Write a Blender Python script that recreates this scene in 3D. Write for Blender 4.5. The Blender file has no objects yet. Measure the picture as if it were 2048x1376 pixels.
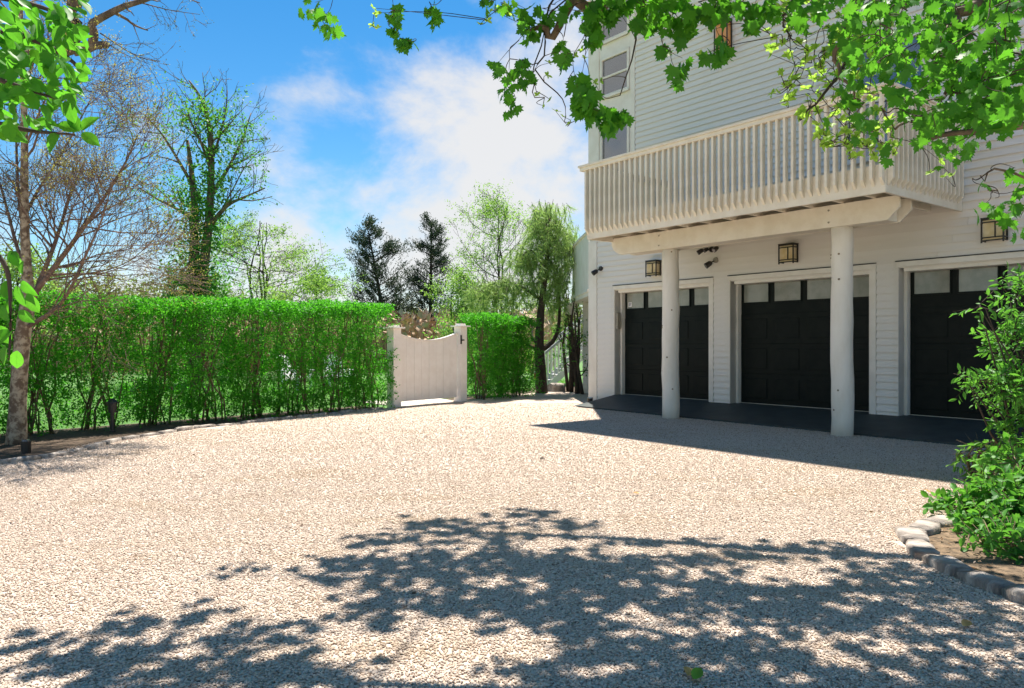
import bpy, math, random
import numpy as np
from mathutils import Vector, Matrix
R = math.radians
random.seed(7)
rng = np.random.default_rng(7)
scene = bpy.context.scene
COL = scene.collection

# ------------------------------------------------------------------ camera
cam_d = bpy.data.cameras.new('camera')
cam_d.sensor_width = 36.0
cam_d.lens = 26.37
cam_d.clip_start = 0.05
cam_d.clip_end = 4000
cam = bpy.data.objects.new('camera', cam_d)
COL.objects.link(cam)
cam.location = (0, 0, 1.30)
cam.rotation_euler = (R(90), 0, 0)
scene.camera = cam

# ------------------------------------------------------------------ light
SUN_EL = 66.0
SUN_H = np.array([0.05, 1.0]) / math.hypot(0.05, 1.0)        # horizontal direction towards the sun
TAN = math.tan(R(SUN_EL))
sd = bpy.data.lights.new('sun', 'SUN')
sd.energy = 5.0
sd.angle = R(0.55)
sd.color = (1.0, 0.94, 0.85)
sun = bpy.data.objects.new('sun', sd)
COL.objects.link(sun)
sv = Vector((SUN_H[0] * math.cos(R(SUN_EL)), SUN_H[1] * math.cos(R(SUN_EL)), math.sin(R(SUN_EL))))
sun.rotation_euler = sv.to_track_quat('Z', 'Y').to_euler()
sun.location = (0, 0, 30)

world = bpy.data.worlds.new('World')
scene.world = world
world.use_nodes = True
wt = world.node_tree
wt.nodes.clear()


def N(tree, typ, **kw):
    n = tree.nodes.new(typ)
    for k, v in kw.items():
        if k == 'inp':
            for kk, vv in v.items():
                n.inputs[kk].default_value = vv
        else:
            setattr(n, k, v)
    return n


def mathn(tree, op, a, b=None, clamp=False):
    n = tree.nodes.new('ShaderNodeMath')
    n.operation = op
    n.use_clamp = clamp
    for i, v in enumerate((a, b)):
        if v is None:
            continue
        if isinstance(v, (int, float)):
            n.inputs[i].default_value = v
        else:
            tree.links.new(v, n.inputs[i])
    return n.outputs[0]


def smooth(tree, v, lo, hi):
    n = tree.nodes.new('ShaderNodeMapRange')
    n.interpolation_type = 'SMOOTHSTEP'
    tree.links.new(v, n.inputs[0])
    n.inputs[1].default_value = lo
    n.inputs[2].default_value = hi
    return n.outputs[0]


sky = N(wt, 'ShaderNodeTexSky', sky_type='NISHITA', sun_disc=False, altitude=0.0, air_density=1.0, dust_density=0.02, ozone_density=2.2)
sky.sun_elevation = R(SUN_EL)
sky.sun_rotation = math.atan2(SUN_H[0], SUN_H[1])
hs = N(wt, 'ShaderNodeHueSaturation', inp={'Saturation': 1.38, 'Value': 1.06, 'Hue': 0.495})
wt.links.new(sky.outputs[0], hs.inputs['Color'])
tc = N(wt, 'ShaderNodeTexCoord')
mp = N(wt, 'ShaderNodeMapping')
mp.inputs['Scale'].default_value = (1.0, 1.0, 1.45)
mp.inputs['Location'].default_value = (0.37, 0.0, 0.21)
wt.links.new(tc.outputs['Generated'], mp.inputs[0])
nz = N(wt, 'ShaderNodeTexNoise', inp={'Scale': 5.2, 'Detail': 10.0, 'Roughness': 0.58, 'Distortion': 0.15})
wt.links.new(mp.outputs[0], nz.inputs['Vector'])
cov = mathn(wt, 'ADD', mathn(wt, 'MULTIPLY', nz.outputs['Fac'], 1.9), -0.44)
# the cover thins out overhead
sz_ = N(wt, 'ShaderNodeSeparateXYZ')
wt.links.new(tc.outputs['Generated'], sz_.inputs[0])
cov = mathn(wt, 'SUBTRACT', cov, mathn(wt, 'MULTIPLY', smooth(wt, sz_.outputs['Z'], 0.42, 0.75), 0.30))
# cloud banks: soft lobes round a few directions of the sky
LOBES = [((-0.14, 1.0, 0.20), 0.945, 1.0, 0.24), ((0.06, 1.0, 0.16), 0.955, 1.0, 0.18), ((0.04, 1.0, 0.40), 0.975, 1.0, 0.06),
         ((-0.45, 1.0, 0.02), 0.945, 1.0, 0.20), ((-0.42, 1.0, 0.42), 0.92, 1.0, -0.42),
         ((-1.0, 0.14, 0.30), 0.90, 1.0, 0.2)]
for d, lo, hi, wgt in LOBES:
    v = Vector(d).normalized()
    dp = N(wt, 'ShaderNodeVectorMath', operation='DOT_PRODUCT')
    wt.links.new(tc.outputs['Generated'], dp.inputs[0])
    dp.inputs[1].default_value = v
    cov = mathn(wt, 'ADD', cov, mathn(wt, 'MULTIPLY', smooth(wt, dp.outputs['Value'], lo, hi), wgt))
fac = smooth(wt, cov, 0.36, 0.86)
mx = N(wt, 'ShaderNodeMix', data_type='RGBA')
wt.links.new(mathn(wt, 'MULTIPLY', fac, 0.93), mx.inputs[0])
wt.links.new(hs.outputs[0], mx.inputs[6])
mx.inputs[7].default_value = (6.1, 6.0, 5.9, 1)
bg = N(wt, 'ShaderNodeBackground', inp={'Strength': 0.063})
wt.links.new(mx.outputs[2], bg.inputs[0])
wo = N(wt, 'ShaderNodeOutputWorld')
wt.links.new(bg.outputs[0], wo.inputs[0])

vs = scene.view_settings
vs.view_transform = 'Standard'
vs.look = 'None'
vs.gamma = 1.0
vs.use_curve_mapping = False
vs.exposure = 1.20
scene.cycles.use_denoising = True
scene.cycles.max_bounces = 10
scene.cycles.diffuse_bounces = 5
scene.cycles.transparent_max_bounces = 8
scene.cycles.sample_clamp_indirect = 6.0


# ------------------------------------------------------------------ materials
def newmat(name):
    m = bpy.data.materials.new(name)
    m.use_nodes = True
    t = m.node_tree
    b = t.nodes['Principled BSDF']
    return m, t, b


def surf(name, c1, c2=None, rough=0.6, scale=6.0, detail=5.0, bump=0.0, bscale=None, spec=0.35, stretch=(1, 1, 1), metal=0.0, lo=0.35, hi=0.65, ior=None):
    """procedural surface: two colours mixed by noise, with fine relief"""
    m, t, b = newmat(name)
    b.inputs['Roughness'].default_value = rough
    b.inputs['Specular IOR Level'].default_value = spec
    b.inputs['Metallic'].default_value = metal
    if ior:
        b.inputs['IOR'].default_value = ior
    tcn = N(t, 'ShaderNodeTexCoord')
    mpn = N(t, 'ShaderNodeMapping')
    mpn.inputs['Scale'].default_value = stretch
    t.links.new(tcn.outputs['Object'], mpn.inputs[0])
    n = N(t, 'ShaderNodeTexNoise', inp={'Scale': scale, 'Detail': detail, 'Roughness': 0.6})
    t.links.new(mpn.outputs[0], n.inputs['Vector'])
    c2 = c2 or tuple(x * 0.85 for x in c1)
    mx = N(t, 'ShaderNodeMix', data_type='RGBA')
    t.links.new(smooth(t, n.outputs['Fac'], lo, hi), mx.inputs[0])
    mx.inputs[6].default_value = (*c1, 1)
    mx.inputs[7].default_value = (*c2, 1)
    t.links.new(mx.outputs[2], b.inputs['Base Color'])
    if bump:
        n2 = N(t, 'ShaderNodeTexNoise', inp={'Scale': bscale or scale * 3, 'Detail': 4.0, 'Roughness': 0.6})
        t.links.new(mpn.outputs[0], n2.inputs['Vector'])
        bp = N(t, 'ShaderNodeBump', inp={'Strength': bump, 'Distance': 0.02})
        t.links.new(n2.outputs['Fac'], bp.inputs['Height'])
        t.links.new(bp.outputs[0], b.inputs['Normal'])
    return m


def leafmat(name, c1, c2, tr, amount=0.45, rough=0.5, spec=0.24):
    """thin leaf: reflects one green, lets light through in a yellower one; every leaf differs a little"""
    m, t, b = newmat(name)
    b.inputs['Roughness'].default_value = rough
    b.inputs['Specular IOR Level'].default_value = spec
    g = N(t, 'ShaderNodeNewGeometry')
    oi = N(t, 'ShaderNodeObjectInfo')
    r = mathn(t, 'FRACT', mathn(t, 'ADD', g.outputs['Random Per Island'], oi.outputs['Random']))
    mx = N(t, 'ShaderNodeMix', data_type='RGBA')
    t.links.new(r, mx.inputs[0])
    mx.inputs[6].default_value = (*c1, 1)
    mx.inputs[7].default_value = (*c2, 1)
    # midrib and side veins, paler, and a mottled blade
    tcn = N(t, 'ShaderNodeTexCoord')
    sp_ = N(t, 'ShaderNodeSeparateXYZ')
    t.links.new(tcn.outputs['Object'], sp_.inputs[0])
    axx = mathn(t, 'ABSOLUTE', sp_.outputs[0])
    rib = mathn(t, 'SUBTRACT', 1.0, smooth(t, axx, 0.008, 0.03))
    ph = mathn(t, 'FRACT', mathn(t, 'MULTIPLY', mathn(t, 'SUBTRACT', sp_.outputs[1], mathn(t, 'MULTIPLY', axx, 0.9)), 7.0))
    side_ = mathn(t, 'SUBTRACT', 1.0, smooth(t, mathn(t, 'ABSOLUTE', mathn(t, 'SUBTRACT', ph, 0.5)), 0.03, 0.12))
    vein = mathn(t, 'MAXIMUM', rib, mathn(t, 'MULTIPLY', side_, 0.6))
    nb_ = N(t, 'ShaderNodeTexNoise', inp={'Scale': 5.0, 'Detail': 4.0})
    t.links.new(tcn.outputs['Object'], nb_.inputs['Vector'])
    gain = mathn(t, 'ADD', mathn(t, 'MULTIPLY', nb_.outputs['Fac'], 0.9), mathn(t, 'ADD', 0.55, mathn(t, 'MULTIPLY', vein, 0.45)))
    vm = N(t, 'ShaderNodeVectorMath', operation='SCALE')
    t.links.new(mx.outputs[2], vm.inputs[0])
    t.links.new(gain, vm.inputs['Scale'])
    t.links.new(vm.outputs[0], b.inputs['Base Color'])
    tb = N(t, 'ShaderNodeBsdfTranslucent')
    m2 = N(t, 'ShaderNodeMix', data_type='RGBA')
    t.links.new(r, m2.inputs[0])
    m2.inputs[6].default_value = (*tr, 1)
    m2.inputs[7].default_value = (tr[0] * 0.72, tr[1] * 0.85, tr[2] * 0.8, 1)
    vm2 = N(t, 'ShaderNodeVectorMath', operation='SCALE')
    t.links.new(m2.outputs[2], vm2.inputs[0])
    t.links.new(mathn(t, 'SUBTRACT', 1.55, mathn(t, 'MULTIPLY', gain, 0.5)), vm2.inputs['Scale'])
    t.links.new(vm2.outputs[0], tb.inputs[0])
    ms = N(t, 'ShaderNodeMixShader')
    ms.inputs[0].default_value = amount
    t.links.new(b.outputs[0], ms.inputs[1])
    t.links.new(tb.outputs[0], ms.inputs[2])
    t.links.new(ms.outputs[0], t.nodes['Material Output'].inputs[0])
    return m


def gravelmat(name, pebble):
    m, t, b = newmat(name)
    b.inputs['Roughness'].default_value = 0.85
    b.inputs['Specular IOR Level'].default_value = 0.2
    ramp = N(t, 'ShaderNodeValToRGB')
    e = ramp.color_ramp.elements
    cols = [(0.0, (0.13, 0.085, 0.06)), (0.07, (0.40, 0.305, 0.235)), (0.35, (0.52, 0.42, 0.34)), (0.75, (0.61, 0.515, 0.43)), (0.94, (0.46, 0.36, 0.28)), (1.0, (0.22, 0.175, 0.145))]
    e[0].position, e[0].color = cols[0][0], (*cols[0][1], 1)
    e[1].position, e[1].color = cols[-1][0], (*cols[-1][1], 1)
    for p, c in cols[1:-1]:
        x = e.new(p)
        x.color = (*c, 1)
    if pebble:
        oi = N(t, 'ShaderNodeObjectInfo')
        t.links.new(oi.outputs['Random'], ramp.inputs[0])
        # drifts of dirt and blown litter lie across many stones
        gp = N(t, 'ShaderNodeNewGeometry')
        mpn = N(t, 'ShaderNodeMapping')
        mpn.inputs['Scale'].default_value = (0.55, 1.25, 1)
        mpn.inputs['Rotation'].default_value = (0, 0, 0.35)
        t.links.new(gp.outputs['Position'], mpn.inputs[0])
        n = N(t, 'ShaderNodeTexNoise', inp={'Scale': 1.0, 'Detail': 8.0, 'Roughness': 0.7})
        t.links.new(mpn.outputs[0], n.inputs['Vector'])
        mx = N(t, 'ShaderNodeMix', data_type='RGBA')
        t.links.new(mathn(t, 'MULTIPLY', smooth(t, n.outputs['Fac'], 0.47, 0.72), 0.72), mx.inputs[0])
        t.links.new(ramp.outputs[0], mx.inputs[6])
        mx.inputs[7].default_value = (0.38, 0.28, 0.18, 1)
        t.links.new(mx.outputs[2], b.inputs['Base Color'])
        return m
    tcn = N(t, 'ShaderNodeTexCoord')
    vo = N(t, 'ShaderNodeTexVoronoi', inp={'Scale': 72.0, 'Randomness': 1.0})
    t.links.new(tcn.outputs['Object'], vo.inputs['Vector'])
    sep = N(t, 'ShaderNodeSeparateColor')
    t.links.new(vo.outputs['Color'], sep.inputs[0])
    t.links.new(sep.outputs[0], ramp.inputs[0])
    # drifts of dirt and blown litter, in streaks
    mpn = N(t, 'ShaderNodeMapping')
    mpn.inputs['Scale'].default_value = (0.5, 1.3, 1)
    mpn.inputs['Rotation'].default_value = (0, 0, 0.35)
    t.links.new(tcn.outputs['Object'], mpn.inputs[0])
    n = N(t, 'ShaderNodeTexNoise', inp={'Scale': 1.1, 'Detail': 7.0, 'Roughness': 0.68})
    t.links.new(mpn.outputs[0], n.inputs['Vector'])
    mx = N(t, 'ShaderNodeMix', data_type='RGBA')
    t.links.new(mathn(t, 'MULTIPLY', smooth(t, n.outputs['Fac'], 0.54, 0.76), 0.6), mx.inputs[0])
    t.links.new(ramp.outputs[0], mx.inputs[6])
    mx.inputs[7].default_value = (0.36, 0.27, 0.17, 1)
    t.links.new(mx.outputs[2], b.inputs['Base Color'])
    bp = N(t, 'ShaderNodeBump', inp={'Strength': 0.6, 'Distance': 0.012})
    bp.invert = True
    t.links.new(vo.outputs['Distance'], bp.inputs['Height'])
    t.links.new(bp.outputs[0], b.inputs['Normal'])
    return m


M = {}
M['white'] = surf('white_clapboard_paint', (0.80, 0.785, 0.745), (0.74, 0.72, 0.67), 0.55, 2.2, 6, 0.08, 40, stretch=(0.4, 1, 1))
M['trim'] = surf('white_trim_paint', (0.80, 0.78, 0.72), (0.73, 0.70, 0.63), 0.5, 3.0, 6, 0.05, 30)
M['cream'] = surf('cream_deck_paint', (0.80, 0.75, 0.64), (0.73, 0.67, 0.55), 0.55, 4.0, 6, 0.10, 30)
M['column'] = surf('painted_log', (0.80, 0.77, 0.70), (0.70, 0.66, 0.57), 0.6, 3.0, 8, 0.35, 9, stretch=(1, 1, 0.35))
M['gate'] = surf('gate_paint', (0.84, 0.79, 0.745), (0.79, 0.73, 0.68), 0.5, 5.0, 6, 0.05, 30)
M['door'] = surf('black_green_door_paint', (0.006, 0.010, 0.009), (0.010, 0.014, 0.012), 0.5, 5.0, 5, 0.03, 40, spec=0.14)
M['seal'] = surf('pale_rubber_seal', (0.55, 0.50, 0.42), (0.45, 0.4, 0.33), 0.7, 9)
M['pane'] = surf('frosted_door_pane', (0.30, 0.31, 0.27), (0.22, 0.235, 0.20), 0.16, 3.5, 7, 0.05, 18, spec=0.6)
M['glass'] = surf('window_glass', (0.05, 0.06, 0.07), (0.035, 0.045, 0.05), 0.02, 2.0, spec=0.9, ior=2.0)
M['apron'] = surf('dark_painted_concrete', (0.050, 0.062, 0.060), (0.036, 0.046, 0.044), 0.6, 4.0, 8, 0.10, 60)
M['roof'] = surf('roof_shingle', (0.12, 0.11, 0.105), (0.17, 0.155, 0.14), 0.9, 8.0, 6, 0.3, 40)
M['soffit'] = surf('soffit_paint', (0.72, 0.70, 0.66), None, 0.6, 3.0)
M['black'] = surf('black_metal', (0.016, 0.015, 0.014), (0.03, 0.026, 0.022), 0.45, 14.0, 5, 0.05, 60, spec=0.5)
M['lampglass'] = surf('cream_lamp_glass', (0.62, 0.50, 0.26), (0.72, 0.62, 0.40), 0.35, 6.0)
M['amberglass'] = surf('amber_lamp_glass', (0.72, 0.30, 0.10), (0.80, 0.40, 0.16), 0.35, 6.0)
M['grey'] = surf('grey_plastic', (0.33, 0.31, 0.25), None, 0.5, 8.0)
M['lens'] = surf('dark_lens', (0.10, 0.10, 0.11), None, 0.08, 8.0, spec=0.8)
M['deckunder'] = surf('weathered_deck_boards', (0.26, 0.21, 0.14), (0.19, 0.15, 0.10), 0.8, 4.0, 6, 0.2, 20, stretch=(1, 6, 1))
M['bark'] = surf('grey_brown_bark', (0.20, 0.15, 0.105), (0.085, 0.062, 0.045), 0.9, 7.0, 8, 0.8, 16, stretch=(1, 1, 0.35))
M['barkred'] = surf('reddish_twig_bark', (0.20, 0.135, 0.10), (0.10, 0.07, 0.055), 0.85, 9.0, 6, 0.3, 20)
M['barkdark'] = surf('dark_bark', (0.075, 0.055, 0.042), (0.04, 0.03, 0.024), 0.9, 9.0, 6, 0.6, 20, stretch=(1, 1, 0.4))
M['barkpale'] = surf('mottled_pale_bark', (0.42, 0.35, 0.25), (0.15, 0.105, 0.07), 0.9, 11.0, 8, 0.6, 22, lo=0.40, hi=0.58)
M['stem'] = surf('hedge_stems', (0.20, 0.145, 0.085), (0.10, 0.075, 0.045), 0.85, 14.0)
M['stone'] = surf('granite_edging', (0.47, 0.41, 0.355), (0.25, 0.21, 0.18), 0.9, 7.0, 10, 0.9, 30)
M['mulch'] = surf('dark_mulch', (0.055, 0.038, 0.026), (0.125, 0.085, 0.055), 0.95, 22.0, 8, 1.0, 60)
M['litter'] = surf('leaf_litter_soil', (0.24, 0.165, 0.10), (0.09, 0.065, 0.042), 0.95, 16.0, 8, 1.0, 50)
M['lawn'] = surf('lawn', (0.055, 0.15, 0.022), (0.085, 0.19, 0.035), 0.8, 2.5, 8, 0.8, 90)
M['paver'] = surf('pale_paving', (0.60, 0.53, 0.46), (0.48, 0.42, 0.36), 0.8, 8.0, 6, 0.2, 30)
M['reed'] = surf('dry_reed', (0.60, 0.43, 0.30), (0.46, 0.32, 0.21), 0.85, 3.0)
M['chair'] = surf('white_chair_paint', (0.82, 0.80, 0.78), None, 0.5, 5.0)
M['stair'] = surf('grey_stair_paint', (0.40, 0.40, 0.42), (0.34, 0.34, 0.36), 0.6, 5.0)
M['silver'] = surf('brushed_metal', (0.5, 0.5, 0.5), None, 0.35, 20.0, metal=0.9)
M['copper'] = surf('copper_lantern', (0.45, 0.20, 0.08), (0.6, 0.3, 0.12), 0.4, 14.0, metal=0.6)
M['gravel'] = gravelmat('gravel_bed', False)
M['pebble'] = gravelmat('gravel_pebble', True)
M['sticker'] = surf('white_sticker', (0.75, 0.75, 0.76), None, 0.5, 9)
M['ink'] = surf('grey_print', (0.22, 0.22, 0.25), None, 0.6, 9)
M['leaf_maple'] = leafmat('maple_leaf', (0.012, 0.085, 0.010), (0.06, 0.22, 0.02), (0.17, 0.50, 0.028), 0.43)
M['leaf_oval'] = leafmat('oval_leaf', (0.012, 0.09, 0.010), (0.05, 0.20, 0.016), (0.17, 0.54, 0.03), 0.46)
M['leaf_pale'] = leafmat('pale_new_leaf', (0.24, 0.44, 0.05), (0.33, 0.50, 0.08), (0.50, 0.76, 0.10), 0.48)
M['leaf_hedge'] = leafmat('privet_leaf', (0.013, 0.11, 0.009), (0.08, 0.31, 0.02), (0.15, 0.60, 0.025), 0.43)
M['leaf_shrub'] = leafmat('shrub_leaf', (0.022, 0.12, 0.016), (0.10, 0.28, 0.04), (0.20, 0.52, 0.05), 0.38)
M['leaf_ivy'] = leafmat('ivy_leaf', (0.018, 0.11, 0.016), (0.07, 0.22, 0.03), (0.18, 0.48, 0.05), 0.40)
M['leaf_spring'] = leafmat('spring_leaf', (0.10, 0.22, 0.03), (0.17, 0.30, 0.05), (0.34, 0.55, 0.09), 0.45)
M['leaf_bright'] = leafmat('bright_leaf', (0.08, 0.24, 0.025), (0.14, 0.30, 0.04), (0.28, 0.60, 0.06), 0.45)
M['leaf_olive'] = leafmat('olive_leaf', (0.10, 0.12, 0.04), (0.16, 0.17, 0.06), (0.26, 0.30, 0.08), 0.35)
M['leaf_dark'] = leafmat('juniper_scale', (0.028, 0.052, 0.034), (0.055, 0.075, 0.038), (0.06, 0.10, 0.04), 0.18)
M['leaf_pine'] = leafmat('pine_needle', (0.12, 0.27, 0.09), (0.26, 0.36, 0.09), (0.45, 0.62, 0.16), 0.42)
M['leaf_dry'] = leafmat('fallen_leaf', (0.42, 0.17, 0.05), (0.50, 0.30, 0.10), (0.5, 0.3, 0.1), 0.2)
M['litterbit'] = leafmat('litter_bit', (0.10, 0.06, 0.035), (0.22, 0.13, 0.06), (0.1, 0.06, 0.03), 0.1)
M['bud'] = leafmat('red_brown_bud', (0.22, 0.12, 0.05), (0.26, 0.28, 0.06), (0.45, 0.42, 0.08), 0.4)
M['grassblade'] = leafmat('grass_blade', (0.06, 0.22, 0.02), (0.12, 0.32, 0.04), (0.25, 0.55, 0.06), 0.4)


# ------------------------------------------------------------------ mesh helpers
def at(px, py, Y):
    """world point seen at photograph pixel (px, py) at distance Y"""
    return np.array([(px - 1024) / 1500 * Y, Y, 1.30 + (687 - py) / 1500 * Y])


def gnd(px, py, z=0.0):
    t = (1.30 - z) * 1500 / (py - 687)
    return np.array([(px - 1024) / 1500 * t, t, z])


def link(name, me, parent=None, loc=None, rotz=None):
    o = bpy.data.objects.new(name, me)
    COL.objects.link(o)
    if parent is not None:
        o.parent = parent
    if loc is not None:
        o.location = loc
    if rotz is not None:
        o.rotation_euler = (0, 0, rotz)
    return o


def tag(o, label, cat=None, group=None, kind=None):
    o['label'] = label
    if cat:
        o['category'] = cat
    if group:
        o['group'] = group
    if kind:
        o['kind'] = kind
    return o


def empty(name, loc, rotz, label, cat, group=None):
    o = link(name, None, None, loc, rotz)
    o.empty_display_size = 0.2
    return tag(o, label, cat, group)


class MB:
    def __init__(self):
        self.v = []
        self.f = []

    def box(self, x0, x1, y0, y1, z0, z1):
        b = len(self.v)
        self.v += [(x0, y0, z0), (x1, y0, z0), (x1, y1, z0), (x0, y1, z0), (x0, y0, z1), (x1, y0, z1), (x1, y1, z1), (x0, y1, z1)]
        self.f += [tuple(b + i for i in q) for q in ((0, 3, 2, 1), (4, 5, 6, 7), (0, 1, 5, 4), (1, 2, 6, 5), (2, 3, 7, 6), (3, 0, 4, 7))]
        return self

    def prism(self, poly, a0, a1, axis='y'):
        """polygon in the plane across axis, extruded from a0 to a1"""
        b = len(self.v)
        n = len(poly)
        for a in (a0, a1):
            for p, q in poly:
                self.v.append({'y': (p, a, q), 'x': (a, p, q), 'z': (p, q, a)}[axis])
        self.f.append(tuple(range(b, b + n)))
        self.f.append(tuple(range(b + 2 * n - 1, b + n - 1, -1)))
        for i in range(n):
            j = (i + 1) % n
            self.f.append((b + i, b + n + i, b + n + j, b + j))
        return self

    def tube(self, pts, rad, sides=8, cap=True):
        v, f = tubes([(np.asarray(pts, float), np.asarray(rad, float), sides)], cap)
        b = len(self.v)
        self.v += [tuple(x) for x in v]
        self.f += [tuple(b + i for i in q) for q in f]
        return self

    def mesh(self, name, mat, smooth=False):
        me = bpy.data.meshes.new(name)
        me.from_pydata(self.v, [], self.f)
        me.materials.append(mat)
        import bmesh
        bm = bmesh.new()
        bm.from_mesh(me)
        bmesh.ops.recalc_face_normals(bm, faces=bm.faces)
        bm.to_mesh(me)
        bm.free()
        if smooth:
            me.polygons.foreach_set('use_smooth', [True] * len(me.polygons))
        return me

    def build(self, name, mat, parent=None, loc=None, rotz=None, smooth=False, bevel=0):
        o = link(name, self.mesh(name, mat, smooth), parent, loc, rotz)
        if bevel:
            md = o.modifiers.new('bevel', 'BEVEL')
            md.width = bevel
            md.segments = 2
            md.limit_method = 'ANGLE'
        return o


def tubes(lines, cap=True):
    V, Fc, base = [], [], 0
    for pts, rad, k in lines:
        n = len(pts)
        tg = np.gradient(pts, axis=0)
        tg /= np.linalg.norm(tg, axis=1, keepdims=True) + 1e-9
        ref = np.array([0.0, 0, 1.0]) if abs(tg[0][2]) < 0.8 else np.array([1.0, 0, 0])
        s = np.cross(tg, ref)
        s /= np.linalg.norm(s, axis=1, keepdims=True) + 1e-9
        w = np.cross(s, tg)
        a = np.arange(k) * 2 * math.pi / k
        ring = pts[:, None, :] + rad[:, None, None] * (np.cos(a)[None, :, None] * s[:, None, :] + np.sin(a)[None, :, None] * w[:, None, :])
        V.append(ring.reshape(-1, 3))
        for i in range(n - 1):
            for j in range(k):
                j2 = (j + 1) % k
                Fc.append((base + i * k + j, base + i * k + j2, base + (i + 1) * k + j2, base + (i + 1) * k + j))
        if cap:
            Fc.append(tuple(base + j for j in range(k - 1, -1, -1)))
            Fc.append(tuple(base + (n - 1) * k + j for j in range(k)))
        base += n * k
    return np.concatenate(V), Fc


def chaikin(P, r):
    for _ in range(2):
        Q = np.empty((2 * len(P) - 2, 3))
        Q[0::2] = P[:-1] * .75 + P[1:] * .25
        Q[1::2] = P[:-1] * .25 + P[1:] * .75
        q = np.empty(2 * len(r) - 2)
        q[0::2] = r[:-1] * .75 + r[1:] * .25
        q[1::2] = r[:-1] * .25 + r[1:] * .75
        P, r = np.concatenate([P[:1], Q, P[-1:]]), np.concatenate([r[:1], q, r[-1:]])
    return P, r


def tube_mesh(name, lines, mat):
    if name == 'twigs':
        lines = [(*chaikin(np.asarray(p, float), np.asarray(r, float)), k) if len(p) > 2 else (p, r, k) for p, r, k in lines]
    v, f = tubes(lines)
    me = bpy.data.meshes.new(name)
    me.from_pydata(v.tolist(), [], f)
    me.materials.append(mat)
    me.polygons.foreach_set('use_smooth', [True] * len(me.polygons))
    return me


def fast_mesh(name, V, T, mat, smooth=False):
    me = bpy.data.meshes.new(name)
    V = np.asarray(V, np.float32)
    T = np.asarray(T, np.int32)
    me.vertices.add(len(V))
    me.vertices.foreach_set('co', V.ravel())
    me.loops.add(T.size)
    me.loops.foreach_set('vertex_index', T.ravel())
    me.polygons.add(len(T))
    me.polygons.foreach_set('loop_start', np.arange(0, T.size, T.shape[1], dtype=np.int32))
    me.update(calc_edges=True)
    if smooth:
        me.polygons.foreach_set('use_smooth', np.ones(len(T), bool))
    me.materials.append(mat)
    return me


def unit(a):
    return a / (np.linalg.norm(a, axis=-1, keepdims=True) + 1e-9)


# leaf outlines: x across, y along the leaf, z off its plane
def fan(outline, mid=None):
    o = np.array(outline, float)
    c = np.array([[0, 0.42, 0.0]]) if mid is None else np.array([mid])
    V = np.concatenate([c, o])
    n = len(o)
    return V, np.array([(0, i + 1, (i + 1) % n + 1) for i in range(n)])


T_QUAD = (np.array([(0, 0, 0), (0.27, 0.45, 0.06), (0, 1, -0.05), (-0.27, 0.45, 0.06)]), np.array([(0, 1, 2), (0, 2, 3)]))
T_NEEDLE = (np.array([(-0.5, 0, 0), (0.5, 0, 0), (0.0, 1, 0.0)]), np.array([(0, 1, 2)]))
T_OVAL = fan([(0, 0, 0), (0.16, 0.12, .03), (0.27, 0.32, .06), (0.30, 0.55, .06), (0.22, 0.78, .03), (0.10, 0.92, -.01), (0, 1.04, -.06),
              (-0.10, 0.92, -.01), (-0.22, 0.78, .03), (-0.30, 0.55, .06), (-0.27, 0.32, .06), (-0.16, 0.12, .03)], (0, 0.5, -0.02))
T_LANCE = fan([(0, 0, 0), (0.15, 0.3, .04), (0.17, 0.55, .04), (0.09, 0.82, 0), (0, 1, -.08), (-0.09, 0.82, 0), (-0.17, 0.55, .04), (-0.15, 0.3, .04)], (0, 0.5, -0.02))
_mp = [(0, 0, 0), (0.12, 0.02, 0), (0.34, -0.10, -.05), (0.36, 0.10, -.02), (0.62, 0.18, -.10), (0.44, 0.32, -.02), (0.66, 0.56, -.12), (0.42, 0.56, -.03),
       (0.40, 0.70, -.06), (0.20, 0.62, .02), (0.24, 0.84, -.03), (0.10, 0.88, -.03), (0, 1.08, -.12)]
T_MAPLE = fan(_mp + [(-x, y, z) for x, y, z in reversed(_mp[1:-1])], (0, 0.35, 0.05))


def leaf_arrays(pos, axis, nrm, size, tmpl):
    TV, TF = tmpl
    axis = unit(axis)
    side = unit(np.cross(axis, nrm))
    nn = np.cross(side, axis)
    V = (pos[:, None, :] + size[:, None, None] * (TV[None, :, 0, None] * side[:, None, :] + TV[None, :, 1, None] * axis[:, None, :] + TV[None, :, 2, None] * nn[:, None, :]))
    k = len(TV)
    T = TF[None, :, :] + (np.arange(len(pos)) * k)[:, None, None]
    return V.reshape(-1, 3), T.reshape(-1, 3)


def leaf_mesh(name, pos, axis, nrm, size, tmpl, mat):
    V, T = leaf_arrays(np.asarray(pos, float), np.asarray(axis, float), np.asarray(nrm, float), np.asarray(size, float), tmpl)
    return fast_mesh(name, V, T, mat)


def rdir(n, up=0.0, r=None):
    r = r or rng
    d = r.normal(size=(n, 3))
    d[:, 2] += up
    return unit(d)


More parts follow.
